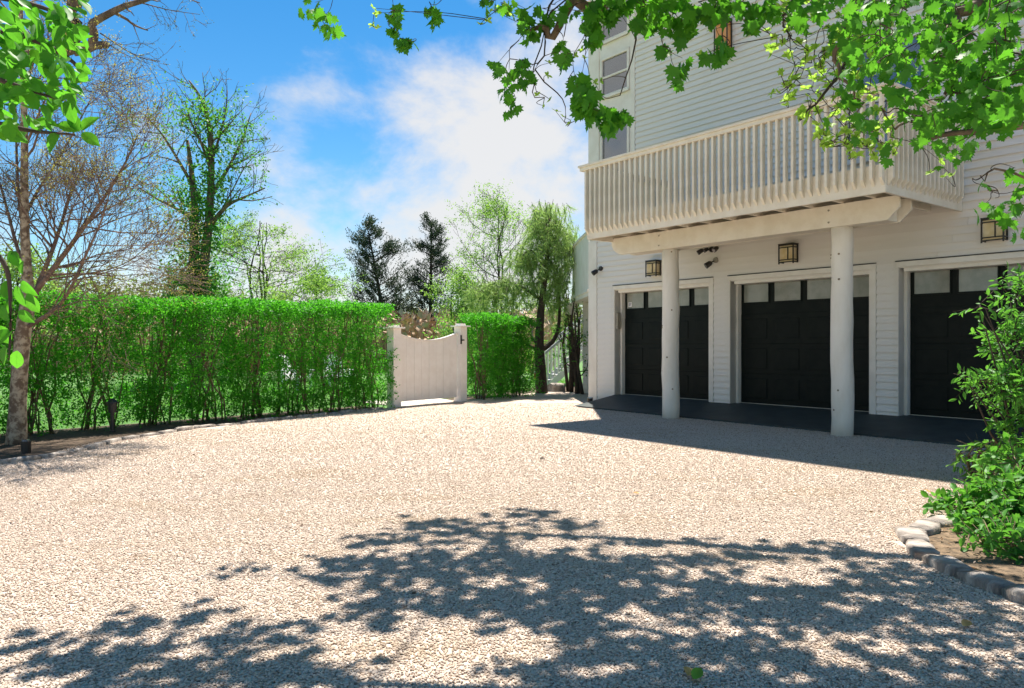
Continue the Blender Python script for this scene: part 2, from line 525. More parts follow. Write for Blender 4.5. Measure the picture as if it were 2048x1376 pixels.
def twig_leaves(starts, dirs, length, per, lsize, droop=0.0, spread=0.9, upn=1.2, var=0.35):
    """leaves in alternate rows along short twigs"""
    starts = np.asarray(starts, float)
    dirs = unit(np.asarray(dirs, float))
    n = len(starts)
    L = np.asarray(length) * np.ones(n)
    k = (np.arange(per) + 0.6) / per
    pos = starts[:, None, :] + dirs[:, None, :] * (L[:, None, None] * k[None, :, None])
    pos[:, :, 2] -= droop * (k[None, :] ** 2) * L[:, None]
    sgn = np.where(np.arange(per) % 2 == 0, 1.0, -1.0)
    side = unit(np.cross(dirs, rdir(n, 0.6)))
    ax = dirs[:, None, :] * 0.6 + side[:, None, :] * sgn[None, :, None] * spread + rng.normal(scale=0.35, size=(n, per, 3))
    ax[:, :, 2] -= droop
    nr = rdir(n * per, upn)
    sz = lsize * (1 + var * rng.uniform(-1, 1, n * per))
    pos = pos.reshape(-1, 3) + rng.normal(scale=lsize * 0.15, size=(n * per, 3))
    return pos, ax.reshape(-1, 3), nr, sz


def grow(p, d, length, rad, level, maxl, out, tips, rs, nseg=5, wander=0.16, up=0.05, kids=(3, 5), ang=(30, 60), ratio=0.62, first=0.3, sides=(8, 6, 5, 4, 3, 3), minr=0.0025, flat=0.0):
    """a limb that wanders, thins and bears smaller limbs"""
    p = np.array(p, float)
    d = np.array(d, float)
    d /= np.linalg.norm(d)
    pts, rads = [p.copy()], [rad]
    for i in range(nseg):
        d = d + rs.normal(scale=wander, size=3)
        d[2] += up
        if flat:
            d[2] *= (1 - flat)
        d /= np.linalg.norm(d)
        p = p + d * length / nseg
        pts.append(p.copy())
        rads.append(max(minr, rad * (1 - 0.62 * (i + 1) / nseg)))
    pts = np.array(pts)
    rads = np.array(rads)
    out.append((pts, rads, sides[min(level, len(sides) - 1)]))
    if level >= maxl:
        tips.append((pts[-2], d, length))
        return
    n = rs.integers(kids[0], kids[1] + 1)
    for j in range(n):
        f = first + (1 - first) * (j + rs.uniform(0.1, 0.9)) / n
        x = f * nseg
        i = min(int(x), nseg - 1)
        q = pts[i] + (pts[i + 1] - pts[i]) * (x - i)
        tg = pts[i + 1] - pts[i]
        tg /= np.linalg.norm(tg)
        s = np.cross(tg, rs.normal(size=3))
        s /= np.linalg.norm(s) + 1e-9
        a = R(rs.uniform(*ang))
        nd = tg * math.cos(a) + s * math.sin(a)
        r0 = rads[i] * rs.uniform(0.45, 0.7)
        grow(q, nd, length * ratio * (1.15 - 0.5 * f) * rs.uniform(0.75, 1.2), max(minr, r0), level + 1, maxl, out, tips, rs, max(3, nseg - 1), wander * 1.1, up, kids, ang, ratio, first * 0.7, sides, minr, flat)
    tips.append((pts[-2], d, length * 0.5))


# ================================================================== THE GROUND
def sheet(name, pts, z, mat, label):
    me = bpy.data.meshes.new(name)
    me.from_pydata([(x, y, z) for x, y in pts], [], [tuple(range(len(pts)))])
    me.materials.append(mat)
    o = link(name, me)
    if me.polygons[0].normal.z < 0:
        me.flip_normals()
    return tag(o, label, None, None, 'structure')


sheet('ground', [(-900, -300), (900, -300), (900, 1500), (-900, 1500)], -0.02, M['lawn'], 'wide green lawn beyond the hedge and around the drive')
DRIVE = [(-45, -45), (45, -45), (45, 2.0), (14, 3.0), (2.75, 3.2), (2.55, 3.9), (2.46, 4.4), (2.55, 4.9), (3.0, 5.4), (4.6, 6.3), (9, 7.5), (11, 9), (2.6, 18.6), (1.75, 20.2), (0.9, 20.4), (0.35, 19.6),
         (-0.9, 17.6), (-1.6, 17.3), (-2.45, 15.25), (-3.6, 13.4), (-4.83, 11.6), (-5.3, 10.2), (-5.25, 9.2), (-5.25, 8.75), (-5.55, 8.1), (-8, 6.9), (-16, 5.2), (-45, 0)]
sheet('driveway', DRIVE, 0.0, M['gravel'], 'pale tan gravel parking court in front of the garage')
sheet('mulch_bed', [(-10.5, 6.0), (-8, 6.9), (-5.55, 8.1), (-5.25, 8.75), (-5.3, 10.2), (-4.83, 11.6), (-3.6, 13.4), (-2.45, 15.25), (-3.2, 15.9), (-4.3, 14.7), (-6.2, 12.4), (-8.0, 10.4), (-11.5, 7.4)],
      -0.012, M['mulch'], 'dark mulch bed under the long hedge')
sheet('mulch_bed', [(-1.15, 17.1), (-0.9, 17.6), (0.35, 19.6), (0.9, 20.4), (1.75, 20.2), (2.6, 18.6), (4.4, 20.5), (3.2, 23.4), (1.0, 23.0), (-0.6, 20.6), (-1.7, 18.2)],
      -0.012, M['mulch'], 'dark mulch bed between the gate and the house corner')
sheet('planting_bed', [(2.75, 3.2), (2.55, 3.9), (2.46, 4.4), (2.55, 4.9), (3.0, 5.4), (4.6, 6.3), (9, 7.5), (14, 6), (14, 3.0)], -0.004, M['litter'], 'leaf littered planting bed behind the curved stone edging')
sheet('paved_path', [(-2.35, 15.75), (-1.25, 17.2), (-2.1, 18.6), (-3.6, 17.0)], -0.006, M['paver'], 'pale paved path running under the white gate')

# gravel: real pebbles over the drive, one mass
ng = bpy.data.node_groups.new('gravel_scatter', 'GeometryNodeTree')
ng.interface.new_socket('Geometry', in_out='INPUT', socket_type='NodeSocketGeometry')
ng.interface.new_socket('Geometry', in_out='OUTPUT', socket_type='NodeSocketGeometry')
gi = ng.nodes.new('NodeGroupInput')
go = ng.nodes.new('NodeGroupOutput')
dist = ng.nodes.new('GeometryNodeDistributePointsOnFaces')
att = ng.nodes.new('GeometryNodeInputNamedAttribute')
att.data_type = 'FLOAT'
att.inputs[0].default_value = 'dens'
ng.links.new(gi.outputs[0], dist.inputs['Mesh'])
ng.links.new(att.outputs[0], dist.inputs['Density'])
ico = ng.nodes.new('GeometryNodeMeshIcoSphere')
ico.inputs['Radius'].default_value = 0.0060
ico.inputs['Subdivisions'].default_value = 2
spn = ng.nodes.new('GeometryNodeSetPosition')
nzn = ng.nodes.new('ShaderNodeTexNoise')
nzn.inputs['Scale'].default_value = 110.0
sub = ng.nodes.new('ShaderNodeVectorMath')
sub.operation = 'SUBTRACT'
sub.inputs[1].default_value = (0.5, 0.5, 0.5)
scl = ng.nodes.new('ShaderNodeVectorMath')
scl.operation = 'SCALE'
scl.inputs['Scale'].default_value = 0.0075
ng.links.new(nzn.outputs['Color'], sub.inputs[0])
ng.links.new(sub.outputs[0], scl.inputs[0])
ng.links.new(ico.outputs['Mesh'], spn.inputs['Geometry'])
ng.links.new(scl.outputs[0], spn.inputs['Offset'])
smt = ng.nodes.new('GeometryNodeSetMaterial')
smt.inputs['Material'].default_value = M['pebble']
ng.links.new(spn.outputs[0], smt.inputs['Geometry'])
iop = ng.nodes.new('GeometryNodeInstanceOnPoints')
ng.links.new(dist.outputs['Points'], iop.inputs['Points'])
ng.links.new(smt.outputs[0], iop.inputs['Instance'])
rr = ng.nodes.new('FunctionNodeRandomValue')
rr.data_type = 'FLOAT_VECTOR'
rr.inputs[0].default_value = (-0.5, -0.5, 0)
rr.inputs[1].default_value = (0.5, 0.5, 6.283)
ng.links.new(rr.outputs[0], iop.inputs['Rotation'])
rs_ = ng.nodes.new('FunctionNodeRandomValue')
rs_.data_type = 'FLOAT_VECTOR'
rs_.inputs[0].default_value = (0.55, 0.45, 0.35)
rs_.inputs[1].default_value = (1.5, 1.2, 0.8)
rs_.inputs['Seed'].default_value = 3
ng.links.new(rs_.outputs[0], iop.inputs['Scale'])
ng.links.new(iop.outputs[0], go.inputs[0])


def inside(p, poly):
    x, y = p
    c = False
    for i in range(len(poly)):
        x1, y1 = poly[i]
        x2, y2 = poly[i - 1]
        if (y1 > y) != (y2 > y) and x < (x2 - x1) * (y - y1) / (y2 - y1) + x1:
            c = not c
    return c


gv, gf, gd = [], [], []
ys = list(np.arange(2.2, 9.0, 0.25)) + list(np.arange(9.0, 17.0, 0.5))
for yy, y2 in zip(ys[:-1], ys[1:]):
    st = 0.25 if yy < 9 else 0.5
    for xx in np.arange(-9.0, 8.0, st):
        if abs(xx + st / 2) > 0.74 * yy + 0.9 or not inside((xx + st / 2, yy + st / 2), DRIVE):
            continue
        b = len(gv)
        gv += [(xx, yy, 0.003), (xx + st, yy, 0.003), (xx + st, y2, 0.003), (xx, y2, 0.003)]
        gf.append((b, b + 1, b + 2, b + 3))
        gd.append(float(np.interp(yy, [2, 5, 8, 12, 17], [7800, 6000, 2600, 1000, 300])))
gme = bpy.data.meshes.new('gravel')
gme.from_pydata(gv, [], gf)
a_ = gme.attributes.new('dens', 'FLOAT', 'FACE')
a_.data.foreach_set('value', gd)
gme.materials.append(M['gravel'])
gravel = link('gravel', gme)
gravel.modifiers.new('scatter', 'NODES').node_group = ng
tag(gravel, 'loose pale tan pebbles covering the parking court', 'gravel', None, 'stuff')

# ================================================================== THE HOUSE
TH = math.atan2(-1500, 1159)
HO = (1.7456, 16.893, 0.0)
house = empty('house', HO, TH, 'white clapboard house with three dark garage doors and a balcony over them', 'house')
U = np.array([math.cos(TH), math.sin(TH), 0])
NN = np.array([-math.sin(TH), math.cos(TH), 0])


def hw(x, y, z):
    return np.array(HO) + U * x + NN * y + np.array([0, 0, z])


XR = 10.6
DOORS = [(0.81, 3.32), (3.78, 6.41), (6.84, 9.45)]
ZH = 2.46          # door head
m = MB()
m.box(0.02, 0.81, 0, 0.5, -0.1, ZH).box(3.32, 3.78, 0, 0.5, -0.1, ZH).box(6.41, 6.84, 0, 0.5, -0.1, ZH).box(9.45, XR, 0, 0.5, -0.1, ZH)
m.box(0.02, XR, 0, 0.5, ZH, 10.0)
m.box(0.02, XR, 5.5, 6.0, -0.1, 10.0).box(0.02, 0.3, 0.501, 5.499, -0.1, 10.0).box(XR - 0.3, XR, 0.501, 5.499, -0.1, 10.0)
m.box(0.301, XR - 0.301, 0.501, 5.499, 2.7, 2.8)
m.build('wall', M['white'], house)

# clapboards, one board each, lapped
EXP = 0.114
bm_ = MB().prism([(-0.036, 0.0), (-0.031, 0.0), (-0.027, 0.020), (0.0, 0.020), (0.0, EXP + 0.018), (-0.006, EXP + 0.018)], 0, 1, 'x')
board_me = bm_.mesh('clapboard', M['white'])
WIN2 = (6.0, 7.25, 4.2, 5.98)       # window on the balcony


def board(x0, x1, z):
    o = link('clapboard', board_me, house, (x0, -0.001 - random.uniform(0, 0.002), z))
    o.scale = (x1 - x0, 1, 1)
    return o


z = 0.03
k = 0
while z < 9.9:
    if z + EXP <= ZH + 0.10:
        for x0, x1 in ((0.275, 0.795), (3.41, 3.77), (6.50, 6.83), (9.54, XR)):
            board(x0, x1, z)
    else:
        x0 = 0.275 if z < 3.6 else 1.415
        lim = XR if z < 6.9 else 9.0
        spans = [(x0, lim)]
        if WIN2[2] - 0.1 < z < WIN2[3] + 0.03:
            spans = [(x0, WIN2[0] - 0.09), (WIN2[1] + 0.09, lim)]
        for s0, s1 in spans:
            if s1 - s0 > 6:
                j = s0 + (s1 - s0) * ((0.37 + 0.41 * k) % 0.8 + 0.1)
                board(s0, j - 0.0015, z)
                board(j + 0.0015, s1, z)
            else:
                board(s0, s1, z)
    z += EXP
    k += 1

MB().box(0.0, 0.262, -0.036, 0.10, -0.02, 3.6).build('corner_board', M['trim'], house, bevel=0.004)
MB().box(0.0, 0.335, -0.038, 0.10, 3.62, 9.98).build('corner_board', M['trim'], house, bevel=0.004)
MB().box(1.27, 1.405, -0.038, 0.0, 3.6, 9.98).build('trim_board', M['trim'], house, bevel=0.004)
# pale panels between the windows of the corner bay
for z0, z1 in ((6.17, 6.68), (7.60, 7.88)):
    MB().box(0.337, 1.268, -0.022, 0.0, z0, z1).build('spandrel_panel', M['trim'], house)


def window(x0, x1, z0, z1, label=None, bars=None):
    fr = MB()
    fw, d = 0.055, -0.065
    fr.box(x0, x0 + fw, d, 0, z0, z1).box(x1 - fw, x1, d, 0, z0, z1).box(x0 + fw, x1 - fw, d, 0, z1 - fw, z1).box(x0 + fw, x1 - fw, d, 0, z0, z0 + fw)
    o = fr.build('window', M['trim'], house, bevel=0.003)
    if label:
        o['label'] = label
    zs = [z0 + fw] + (bars or []) + [z1 - fw]
    for a, b in zip(zs[:-1], zs[1:]):
        MB().box(x0 + fw + .002, x1 - fw - .002, -0.022, -0.003, a + .002, b - .002).build('pane', M['glass'], o)
    for b in bars or []:
        MB().box(x0 + fw, x1 - fw, -0.05, -0.023, b - 0.02, b + 0.02).build('glazing_bar', M['trim'], o)
    MB().box(x0 - 0.02, x1 + 0.0, -0.085, -0.066, z0 - 0.03, z0 + 0.02).build('sill', M['trim'], o)
    return o


window(0.40, 1.262, 6.70, 7.58, None, [7.14])
window(0.40, 1.262, 3.75, 6.15, None, [4.95])
window(0.40, 1.262, 7.90, 9.9, 'tall top corner window reflecting the blue sky')
window(WIN2[0], WIN2[1], WIN2[2], WIN2[3], 'white framed window behind the balcony railing', [5.1])
window(7.6, 8.6, 6.4, 8.2, None, [7.3])

# roof with deep eaves, above the picture
m = MB().box(-0.42, XR + 0.5, -1.10, 6.6, 10.0, 10.22)
rf = m.build('roof', M['soffit'], house)
MB().prism([(-1.12, 10.221), (6.62, 10.221), (2.8, 11.9)], -0.44, XR + 0.52, 'x').build('roof_slope', M['roof'], rf)
MB().box(-0.44, XR + 0.52, -1.24, -1.101, 10.05, 10.2).build('gutter', M['trim'], rf)

# garage doors
DEP = 0.27
for i, (x0, x1) in enumerate(DOORS):
    w = x1 - x0
    # casing and stepped jambs
    m = MB()
    m.box(x0 - 0.012, x0 + 0.0, -0.034, DEP, 0.16, ZH + 0.01)
    m.box(x0 + 0.001, x0 + 0.05, 0.15, DEP, 0.16, ZH)
    m.box(x1, x1 + 0.085, -0.036, 0.0, 0.14, ZH + 0.012)
    m.box(x1 - 0.03, x1 + 0.0, -0.02, DEP, 0.16, ZH)
    m.box(x0 - 0.03, x1 + 0.086, -0.042, 0.0, ZH + 0.013, ZH + 0.095)
    m.box(x0 + 0.051, x1 - 0.031, 0.03, DEP, ZH - 0.055, ZH + 0.012)
    m.build('door_casing', M['trim'], house, bevel=0.003)
    MB().box(x0 - 0.04, x1 + 0.095, -0.055, 0.0, ZH + 0.096, ZH + 0.11).build('drip_cap', M['black'], house)
    d0, d1, zt, zb = x0 + 0.052, x1 - 0.032, ZH - 0.057, 0.215
    door = MB().box(d0, d1, DEP - 0.02, DEP + 0.03, zb, zt).build('garage_door', M['door'], house)
    door['label'] = ['black green garage door behind the left column', 'middle black green garage door', 'black green garage door nearest the shrubs'][i]
    MB().box(d0, d1, DEP - 0.025, DEP + 0.0295, 0.195, zb - 0.001).build('weather_seal', M['seal'], door)
    rows = 4
    hh = (zt - zb) / rows
    cw = (d1 - d0) / 4
    for r in range(rows):
        za, zc = zb + r * hh + 0.004, zb + (r + 1) * hh - 0.004
        if r < 3:
            MB().box(d0 + .003, d1 - .003, DEP - 0.032, DEP - 0.021, za, zc).build('door_section', M['door'], door, bevel=0.004)
        for c in range(4):
            a, b = d0 + c * cw + 0.085, d0 + (c + 1) * cw - 0.085
            if r < 3:
                MB().box(a, b, DEP - 0.045, DEP - 0.0325, za + 0.09, zc - 0.09).build('door_panel', M['door'], door, bevel=0.012)
            else:
                a, b = d0 + c * cw + 0.06, d0 + (c + 1) * cw - 0.06
                MB().box(a, b, DEP - 0.024, DEP - 0.0205, zt - 0.335, zt - 0.002).build('pane', M['pane'], door)
                fr = MB()
                fr.box(a - .022, a - .001, DEP - 0.038, DEP - 0.0205, zt - 0.36, zt).box(b + .001, b + .022, DEP - 0.038, DEP - 0.0205, zt - 0.36, zt).box(a - .001, b + .001, DEP - 0.038, DEP - 0.0205, zt - 0.36, zt - 0.3355)
                fr.build('pane_frame', M['door'], door)
    if i == 0:
        st = MB().box(d0 + 0.10, d0 + 0.20, DEP - 0.0262, DEP - 0.0245, zt - 0.30, zt - 0.20).build('sticker', M['sticker'], door)
        for q in range(3):
            MB().box(d0 + 0.112, d0 + 0.188 - 0.012 * q, DEP - 0.0272, DEP - 0.0263, zt - 0.232 - 0.022 * q, zt - 0.220 - 0.022 * q).build('print', M['ink'], door)
MB().box(0.83, 0.875, 0.0, 0.10, 1.62, 1.98).build('keypad', M['grey'], house, bevel=0.006)

# apron: ramp up to the doors with a flare at the house corner
YF = -1.36
V = [(0.60, -1.02, 0.0), (0.27, -0.03, 0.035), (0.80, -0.03, 0.20), (0.95, YF + 0.16, 0.028), (XR, YF, 0.03), (XR, -0.03, 0.20), (XR, DEP + 0.1, 0.205), (0.82, DEP + 0.1, 0.205)]
Fa = [(0, 3, 2, 1), (3, 4, 5, 2), (2, 5, 6, 7)]
nV = len(V)
V += [(x, y, -0.1) for x, y, z in V]
for a, b in ((1, 0), (0, 3), (3, 4), (4, 5), (5, 6), (6, 7), (7, 2), (2, 1)):
    Fa.append((a, b, b + nV, a + nV))
m = MB()
m.v, m.f = V, Fa
ap = m.build('garage_apron', M['apron'], None, HO, TH)
tag(ap, 'dark blue grey painted concrete ramp in front of the garage doors', None, None, 'structure')

# columns of painted log
for cx, lab in ((3.60, 'painted log column in front of the left garage door'), (6.735, 'painted log column in front of the middle garage door')):
    r = random.Random(int(cx * 10))
    zz = np.linspace(-0.05, 3.02, 12)
    pts = [(cx + 0.008 * r.uniform(-1, 1), -1.48 + 0.008 * r.uniform(-1, 1), q) for q in zz]
    rad = [0.150 - 0.006 * q / 3 + 0.004 * r.uniform(-1, 1) for q in zz]
    o = MB().tube(pts, rad, 28).build('column', M['column'], house, smooth=True)
    o['label'] = lab
    for q in range(7):
        a_, zk = r.uniform(-2.6, -.6), r.uniform(.3, 2.9)
        dx, dy = math.cos(a_), math.sin(a_)
        MB().tube([(cx + dx * .13, -1.48 + dy * .13, zk), (cx + dx * .150, -1.48 + dy * .150, zk), (cx + dx * .1545, -1.48 + dy * .1545, zk)], [.016, .014, .005], 8).build('knot', M['deckunder'], o)

# twin-plank beam, rounded at one end and clipped at the other
for y0, y1 in ((-1.665, -1.625), (-1.335, -1.295)):
    arc = [(2.34 + 0.30 * (1 - math.cos(t)), 2.95 + 0.24 * (1 - math.sin(t))) for t in np.linspace(0, math.pi / 2, 8)]
    poly = [(7.62, 3.262), (2.34, 3.262)] + arc + [(7.46, 2.95), (7.62, 3.11)]
    MB().prism(poly, y0, y1, 'y').build('beam', M['cream'], house, bevel=0.003)
MB().box(2.72, 7.44, -1.622, -1.338, 2.955, 3.26).build('beam_core', M['cream'], house)
for cx in (3.60, 6.735):
    for zz in (3.02, 3.19):
        MB().tube([(cx - 0.10, -1.668, zz), (cx - 0.10, -1.678, zz)], [0.014, 0.012], 8).build('bolt_head', M['grey'], house)

# balcony
BX0, BX1, BY = 2.34, 7.74, -2.29
bal = MB().box(BX0 + .02, BX1 - .02, BY + 0.045, -0.03, 3.50, 3.535).build('balcony', M['deckunder'], house)
bal['label'] = 'cream railed balcony above the garage doors'
MB().box(BX0, BX1, BY, BY + 0.04, 3.20, 3.56).build('rim_board', M['cream'], bal)
MB().box(BX1 - 0.04, BX1, BY + 0.041, -0.03, 3.20, 3.56).build('rim_board', M['cream'], bal)
MB().box(BX0, BX0 + 0.04, BY + 0.041, -0.03, 3.20, 3.56).build('rim_board', M['cream'], bal)
jm = MB().box(-0.02, 0.02, BY + 0.041, -0.032, 3.265, 3.498).mesh('joist', M['cream'])
nj = 12
for i in range(1, nj):
    link('joist', jm, bal, (BX0 + (BX1 - BX0) * i / nj, 0, 0))
# pickets: deep slats lapped outside the rim, cut to a point below
pk = MB().prism([(-0.074, 3.38), (-0.002, 3.29), (-0.002, 4.44), (-0.074, 4.44)], -0.019, 0.019, 'x').mesh('picket', M['cream'])
nx = 44
for i in range(nx + 1):
    link('picket', pk, bal, (BX0 + 0.03 + (BX1 - BX0 - 0.06) * i / nx, BY, 0))
ny = 17
for i in range(ny):
    y = BY + 0.06 + (-0.12 - BY) * i / ny
    link('picket', pk, bal, (BX1, y, 0), math.pi / 2)
    link('picket', pk, bal, (BX0, y, 0), -math.pi / 2)
for x0, x1, y0, y1 in ((BX0 - 0.12, BX1 + 0.12, BY - 0.12, BY + 0.06), (BX0 - 0.12, BX0 + 0.06, BY + 0.061, -0.03), (BX1 - 0.06, BX1 + 0.12, BY + 0.061, -0.03)):
    MB().box(x0, x1, y0, y1, 4.50, 4.54).build('handrail_cap', M['cream'], bal, bevel=0.004)
for x0, x1, y0, y1 in ((BX0 - 0.095, BX1 + 0.095, BY - 0.095, BY + 0.02), (BX0 - 0.095, BX0 + 0.02, BY + 0.021, -0.03), (BX1 - 0.02, BX1 + 0.095, BY + 0.021, -0.03)):
    MB().box(x0, x1, y0, y1, 4.44, 4.498).build('top_rail', M['cream'], bal, bevel=0.003)

# rear wing and the rounded deck parapet left of the corner
MB().box(-2.35, 0.0, 2.0, 5.0, -0.1, 2.45).build('rear_wing', M['white'], house)
for i in range(20):
    link('clapboard', board_me, house, (-2.34, 1.999, 0.1 + i * EXP)).scale = (2.3, 1, 1)
arc = [(-0.18, 0.14), (-0.7, 0.50), (-1.31, 0.92), (-2.1, 1.48), (-2.75, 1.98), (-3.15, 2.45), (-3.35, 3.0), (-3.40, 3.7), (-3.40, 4.6)]
m = MB()
inn = [(x + 0.09, y + 0.10) for x, y in arc]
m.prism(arc + inn[::-1], 2.56, 3.84, 'z')
m.build('deck_parapet', M['trim'], house)
m = MB()
m.prism([(x - .03, y - .03) for x, y in arc] + [(x + .12, y + .13) for x, y in arc][::-1], 3.842, 3.89, 'z')
m.prism([(x - .02, y - .02) for x, y in arc] + [(x + .02, y + .02) for x, y in arc][::-1], 2.50, 2.558, 'z')
m.prism(arc + [(0, 4.6), (0, 0.14)], 2.40, 2.498, 'z')
m.build('deck_trim', M['trim'], house)
MB().prism([(-2.55, 2.398), (-2.78, 2.398), (-2.78, 2.2), (-2.70, 2.12), (-2.55, 2.08)], 1.70, 1.99, 'y').build('deck_beam', M['trim'], house)

# garden stair behind the pine
sroot = empty('garden_stair', (1.05, 23.6, 0), R(8), 'grey garden stair with white pickets behind the weeping pine', 'stair')
ns = 8
for i in range(ns):
    MB().box(0.05 + 0.20 * i, 0.34 + 0.20 * i, 0, 0.95, 0.17 * i + 0.13, 0.17 * i + 0.17).build('step', M['stair'], sroot)
    MB().box(0.07 + 0.20 * i, 0.09 + 0.20 * i, 0.03, 0.92, 0.17 * i - 0.04, 0.17 * i + 0.128).build('riser', M['stair'], sroot)
for y in (-0.045, 0.955):
    MB().prism([(0.0, -0.02), (0.25, -0.02), (1.9, 1.38), (1.9, 1.62), (1.7, 1.62)], y, y + 0.04, 'y').build('stringer', M['trim'], sroot)
    MB().prism([(0.0, 0.98), (1.8, 2.51), (1.8, 2.60), (0.0, 1.07)], y - 0.02, y + 0.06, 'y').build('handrail', M['stair'], sroot)
    for i in range(15):
        x = 0.06 + 0.118 * i
        MB().box(x - .018, x + .018, y + .041, y + .075, max(0.0, 0.85 * x - 0.02), 0.98 + 0.85 * x).build('picket', M['trim'], sroot)


# ------------------------------------------------------------------ lamps and cameras on the wall
def sconce(x, z, w, h, label, glass):
    p = hw(x, -0.025, z)
    s = empty('wall_lantern', p, TH, label, 'lamp', 'wall lanterns')
    d = 0.16
    MB().box(-w / 2 * .7, w / 2 * .7, -0.015, 0.0, -h * .4, h * .4).build('back_plate', M['black'], s)
    MB().box(-w / 2 + .015, w / 2 - .015, -d + .015, -0.016, -h / 2 + .02, h / 2 - .02).build('lamp_glass', glass, s)
    f = MB()
    t = 0.018
    for sx in (-1, 1):
        f.box(sx * w / 2 - t / 2, sx * w / 2 + t / 2, -d - t / 2, -d + t / 2, -h / 2 - 0.02, h / 2)
        f.box(sx * w / 2 - t / 2, sx * w / 2 + t / 2, -0.02 - t, -0.02, -h / 2, h / 2)
        for zz in (-h / 2 + .01, -h / 2 + .05, h / 2 - .05, h / 2 - .01):
            f.box(sx * w / 2 - .008, sx * w / 2 + .008, -d + t / 2, -0.02 - t, zz - .008, zz + .008)
    for zz in (-h / 2 + .01, -h / 2 + .05, h / 2 - .05, h / 2 - .01):
        f.box(-w / 2 + t / 2, w / 2 - t / 2, -d - .008, -d + .008, zz - .008, zz + .008)
    f.box(w * 0.12 - .007, w * 0.12 + .007, -d - .006, -d + .010, -h / 2 + .059, h / 2 - .059)
    f.build('lamp_frame', M['black'], s)
    MB().box(-w / 2 - .012, w / 2 + .012, -d - .012, -0.016, h / 2 + .001, h / 2 + .016).build('lamp_top', M['black'], s)


sconce(1.99, 2.835, 0.27, 0.30, 'square black wall lantern partly behind the left log column', M['lampglass'])
sconce(5.03, 2.845, 0.27, 0.31, 'square black wall lantern above the middle garage door', M['lampglass'])
sconce(8.18, 2.875, 0.27, 0.31, 'square black wall lantern above the garage door by the shrubs', M['lampglass'])
sconce(3.69, 6.95, 0.28, 0.66, 'tall amber glass wall lantern high above the balcony', M['amberglass'])


def spot(x, z, label, heads, base=M['black']):
    s = empty('security_light', hw(x, -0.03, z), TH, label, 'security light', 'security lights on the garage wall')
    MB().tube([(0, 0, 0), (0, -0.03, 0)], [0.055, 0.05], 16).build('mount', base, s)
    for (dx, dz, yaw, r, L) in heads:
        a = np.array([dx * 0.3, -0.03, dz * 0.3])
        b = np.array([dx, -0.09, dz])
        MB().tube([a, (a + b) / 2 + np.array([0, -.02, 0]), b], [0.012] * 3, 8).build('arm', M['black'], s)
        d = np.array([math.sin(yaw), -math.cos(yaw) * .8, -0.55])
        d /= np.linalg.norm(d)
        h = MB().tube([b - d * 0.03, b, b + d * L * 0.85, b + d * L], [r * .6, r * .9, r, r * 1.03], 16).build('lamp_head', M['black'], s, smooth=False)
        MB().tube([b + d * (L + .0005), b + d * (L + .004)], [r * .85, r * .8], 16).build('lens', M['lens'], h)


spot(0.40, 2.965, 'black security light on the clapboards by the house corner', [(-0.06, -0.06, -0.5, 0.055, 0.10)])
spot(3.38, 3.09, 'pair of black spot lamps just under the beam', [(-0.17, -0.01, -0.7, 0.045, 0.09), (0.17, 0.0, -0.2, 0.045, 0.08), (-0.06, 0.0, -0.4, 0.04, 0.06)])
spot(3.47, 2.88, 'single black lamp on a grey box below the paired spot lamps', [(-0.07, -0.06, -0.5, 0.055, 0.10)], M['grey'])

# ================================================================== GATE
gL, gR = np.array([-2.44, 15.52, 0]), np.array([-1.17, 17.05, 0])
gd_ = gR - gL
GW = np.linalg.norm(gd_)
gth = math.atan2(gd_[1], gd_[0])
gate = empty('garden_gate', gL, gth, 'white board garden gate with a dipped top between two posts', 'gate')
PW = 0.105
for x, ph in ((0.0, 1.62), (GW, 1.69)):
    p = MB().box(x - PW, x + PW, -PW, PW, -0.05, ph).build('post', M['gate'], gate, bevel=0.006)
    MB().box(x - PW - .06, x + PW + .06, -PW - .06, PW + .06, ph + .001, ph + .025).build('post_cap', M['gate'], p, bevel=0.004)
    MB().prism([(x - PW * .8, ph + .026), (x + PW * .8, ph + .026), (x + PW * .7, ph + .075), (x - PW * .7, ph + .075)], -PW * .8, PW * .8, 'y').build('post_cap', M['gate'], p)
g0, g1 = PW + 0.012, GW - PW - 0.03
nb = 8


def gtop(x):
    s = (x - g0) / (g1 - g0) * 2 - 1
    return 1.365 + 0.15 * min(1, abs(s)) ** 1.9 + 0.018 * s


for i in range(nb):
    a, b = g0 + (g1 - g0) * i / nb + .0025, g0 + (g1 - g0) * (i + 1) / nb - .0025
    xs = np.linspace(a, b, 5)
    poly = [(a, 0.10), (b, 0.10)] + [(x, gtop(x)) for x in xs[::-1]]
    MB().prism(poly, -0.015 + 0.002 * (i % 2), 0.015, 'y').build('gate_board', M['gate'], gate)
xs = np.linspace(g0, g1, 25)
MB().prism([(x, gtop(x) + .001) for x in xs] + [(x, gtop(x) + .028) for x in xs[::-1]], -0.035, 0.035, 'y').build('gate_cap', M['gate'], gate)
for zz in (0.3, 1.15):
    MB().box(g0 + .01, g1 - .01, 0.016, 0.05, zz, zz + 0.12).build('gate_ledge', M['gate'], gate)
lt = MB().box(GW - PW - 0.012, GW - PW + 0.03, -PW - .012, -PW - .001, 1.30, 1.50).build('latch', M['black'], gate)
MB().box(GW - PW + 0.031, GW - PW + 0.10, -PW - .02, -PW - .001, 1.375, 1.40).build('latch_handle', M['black'], lt)


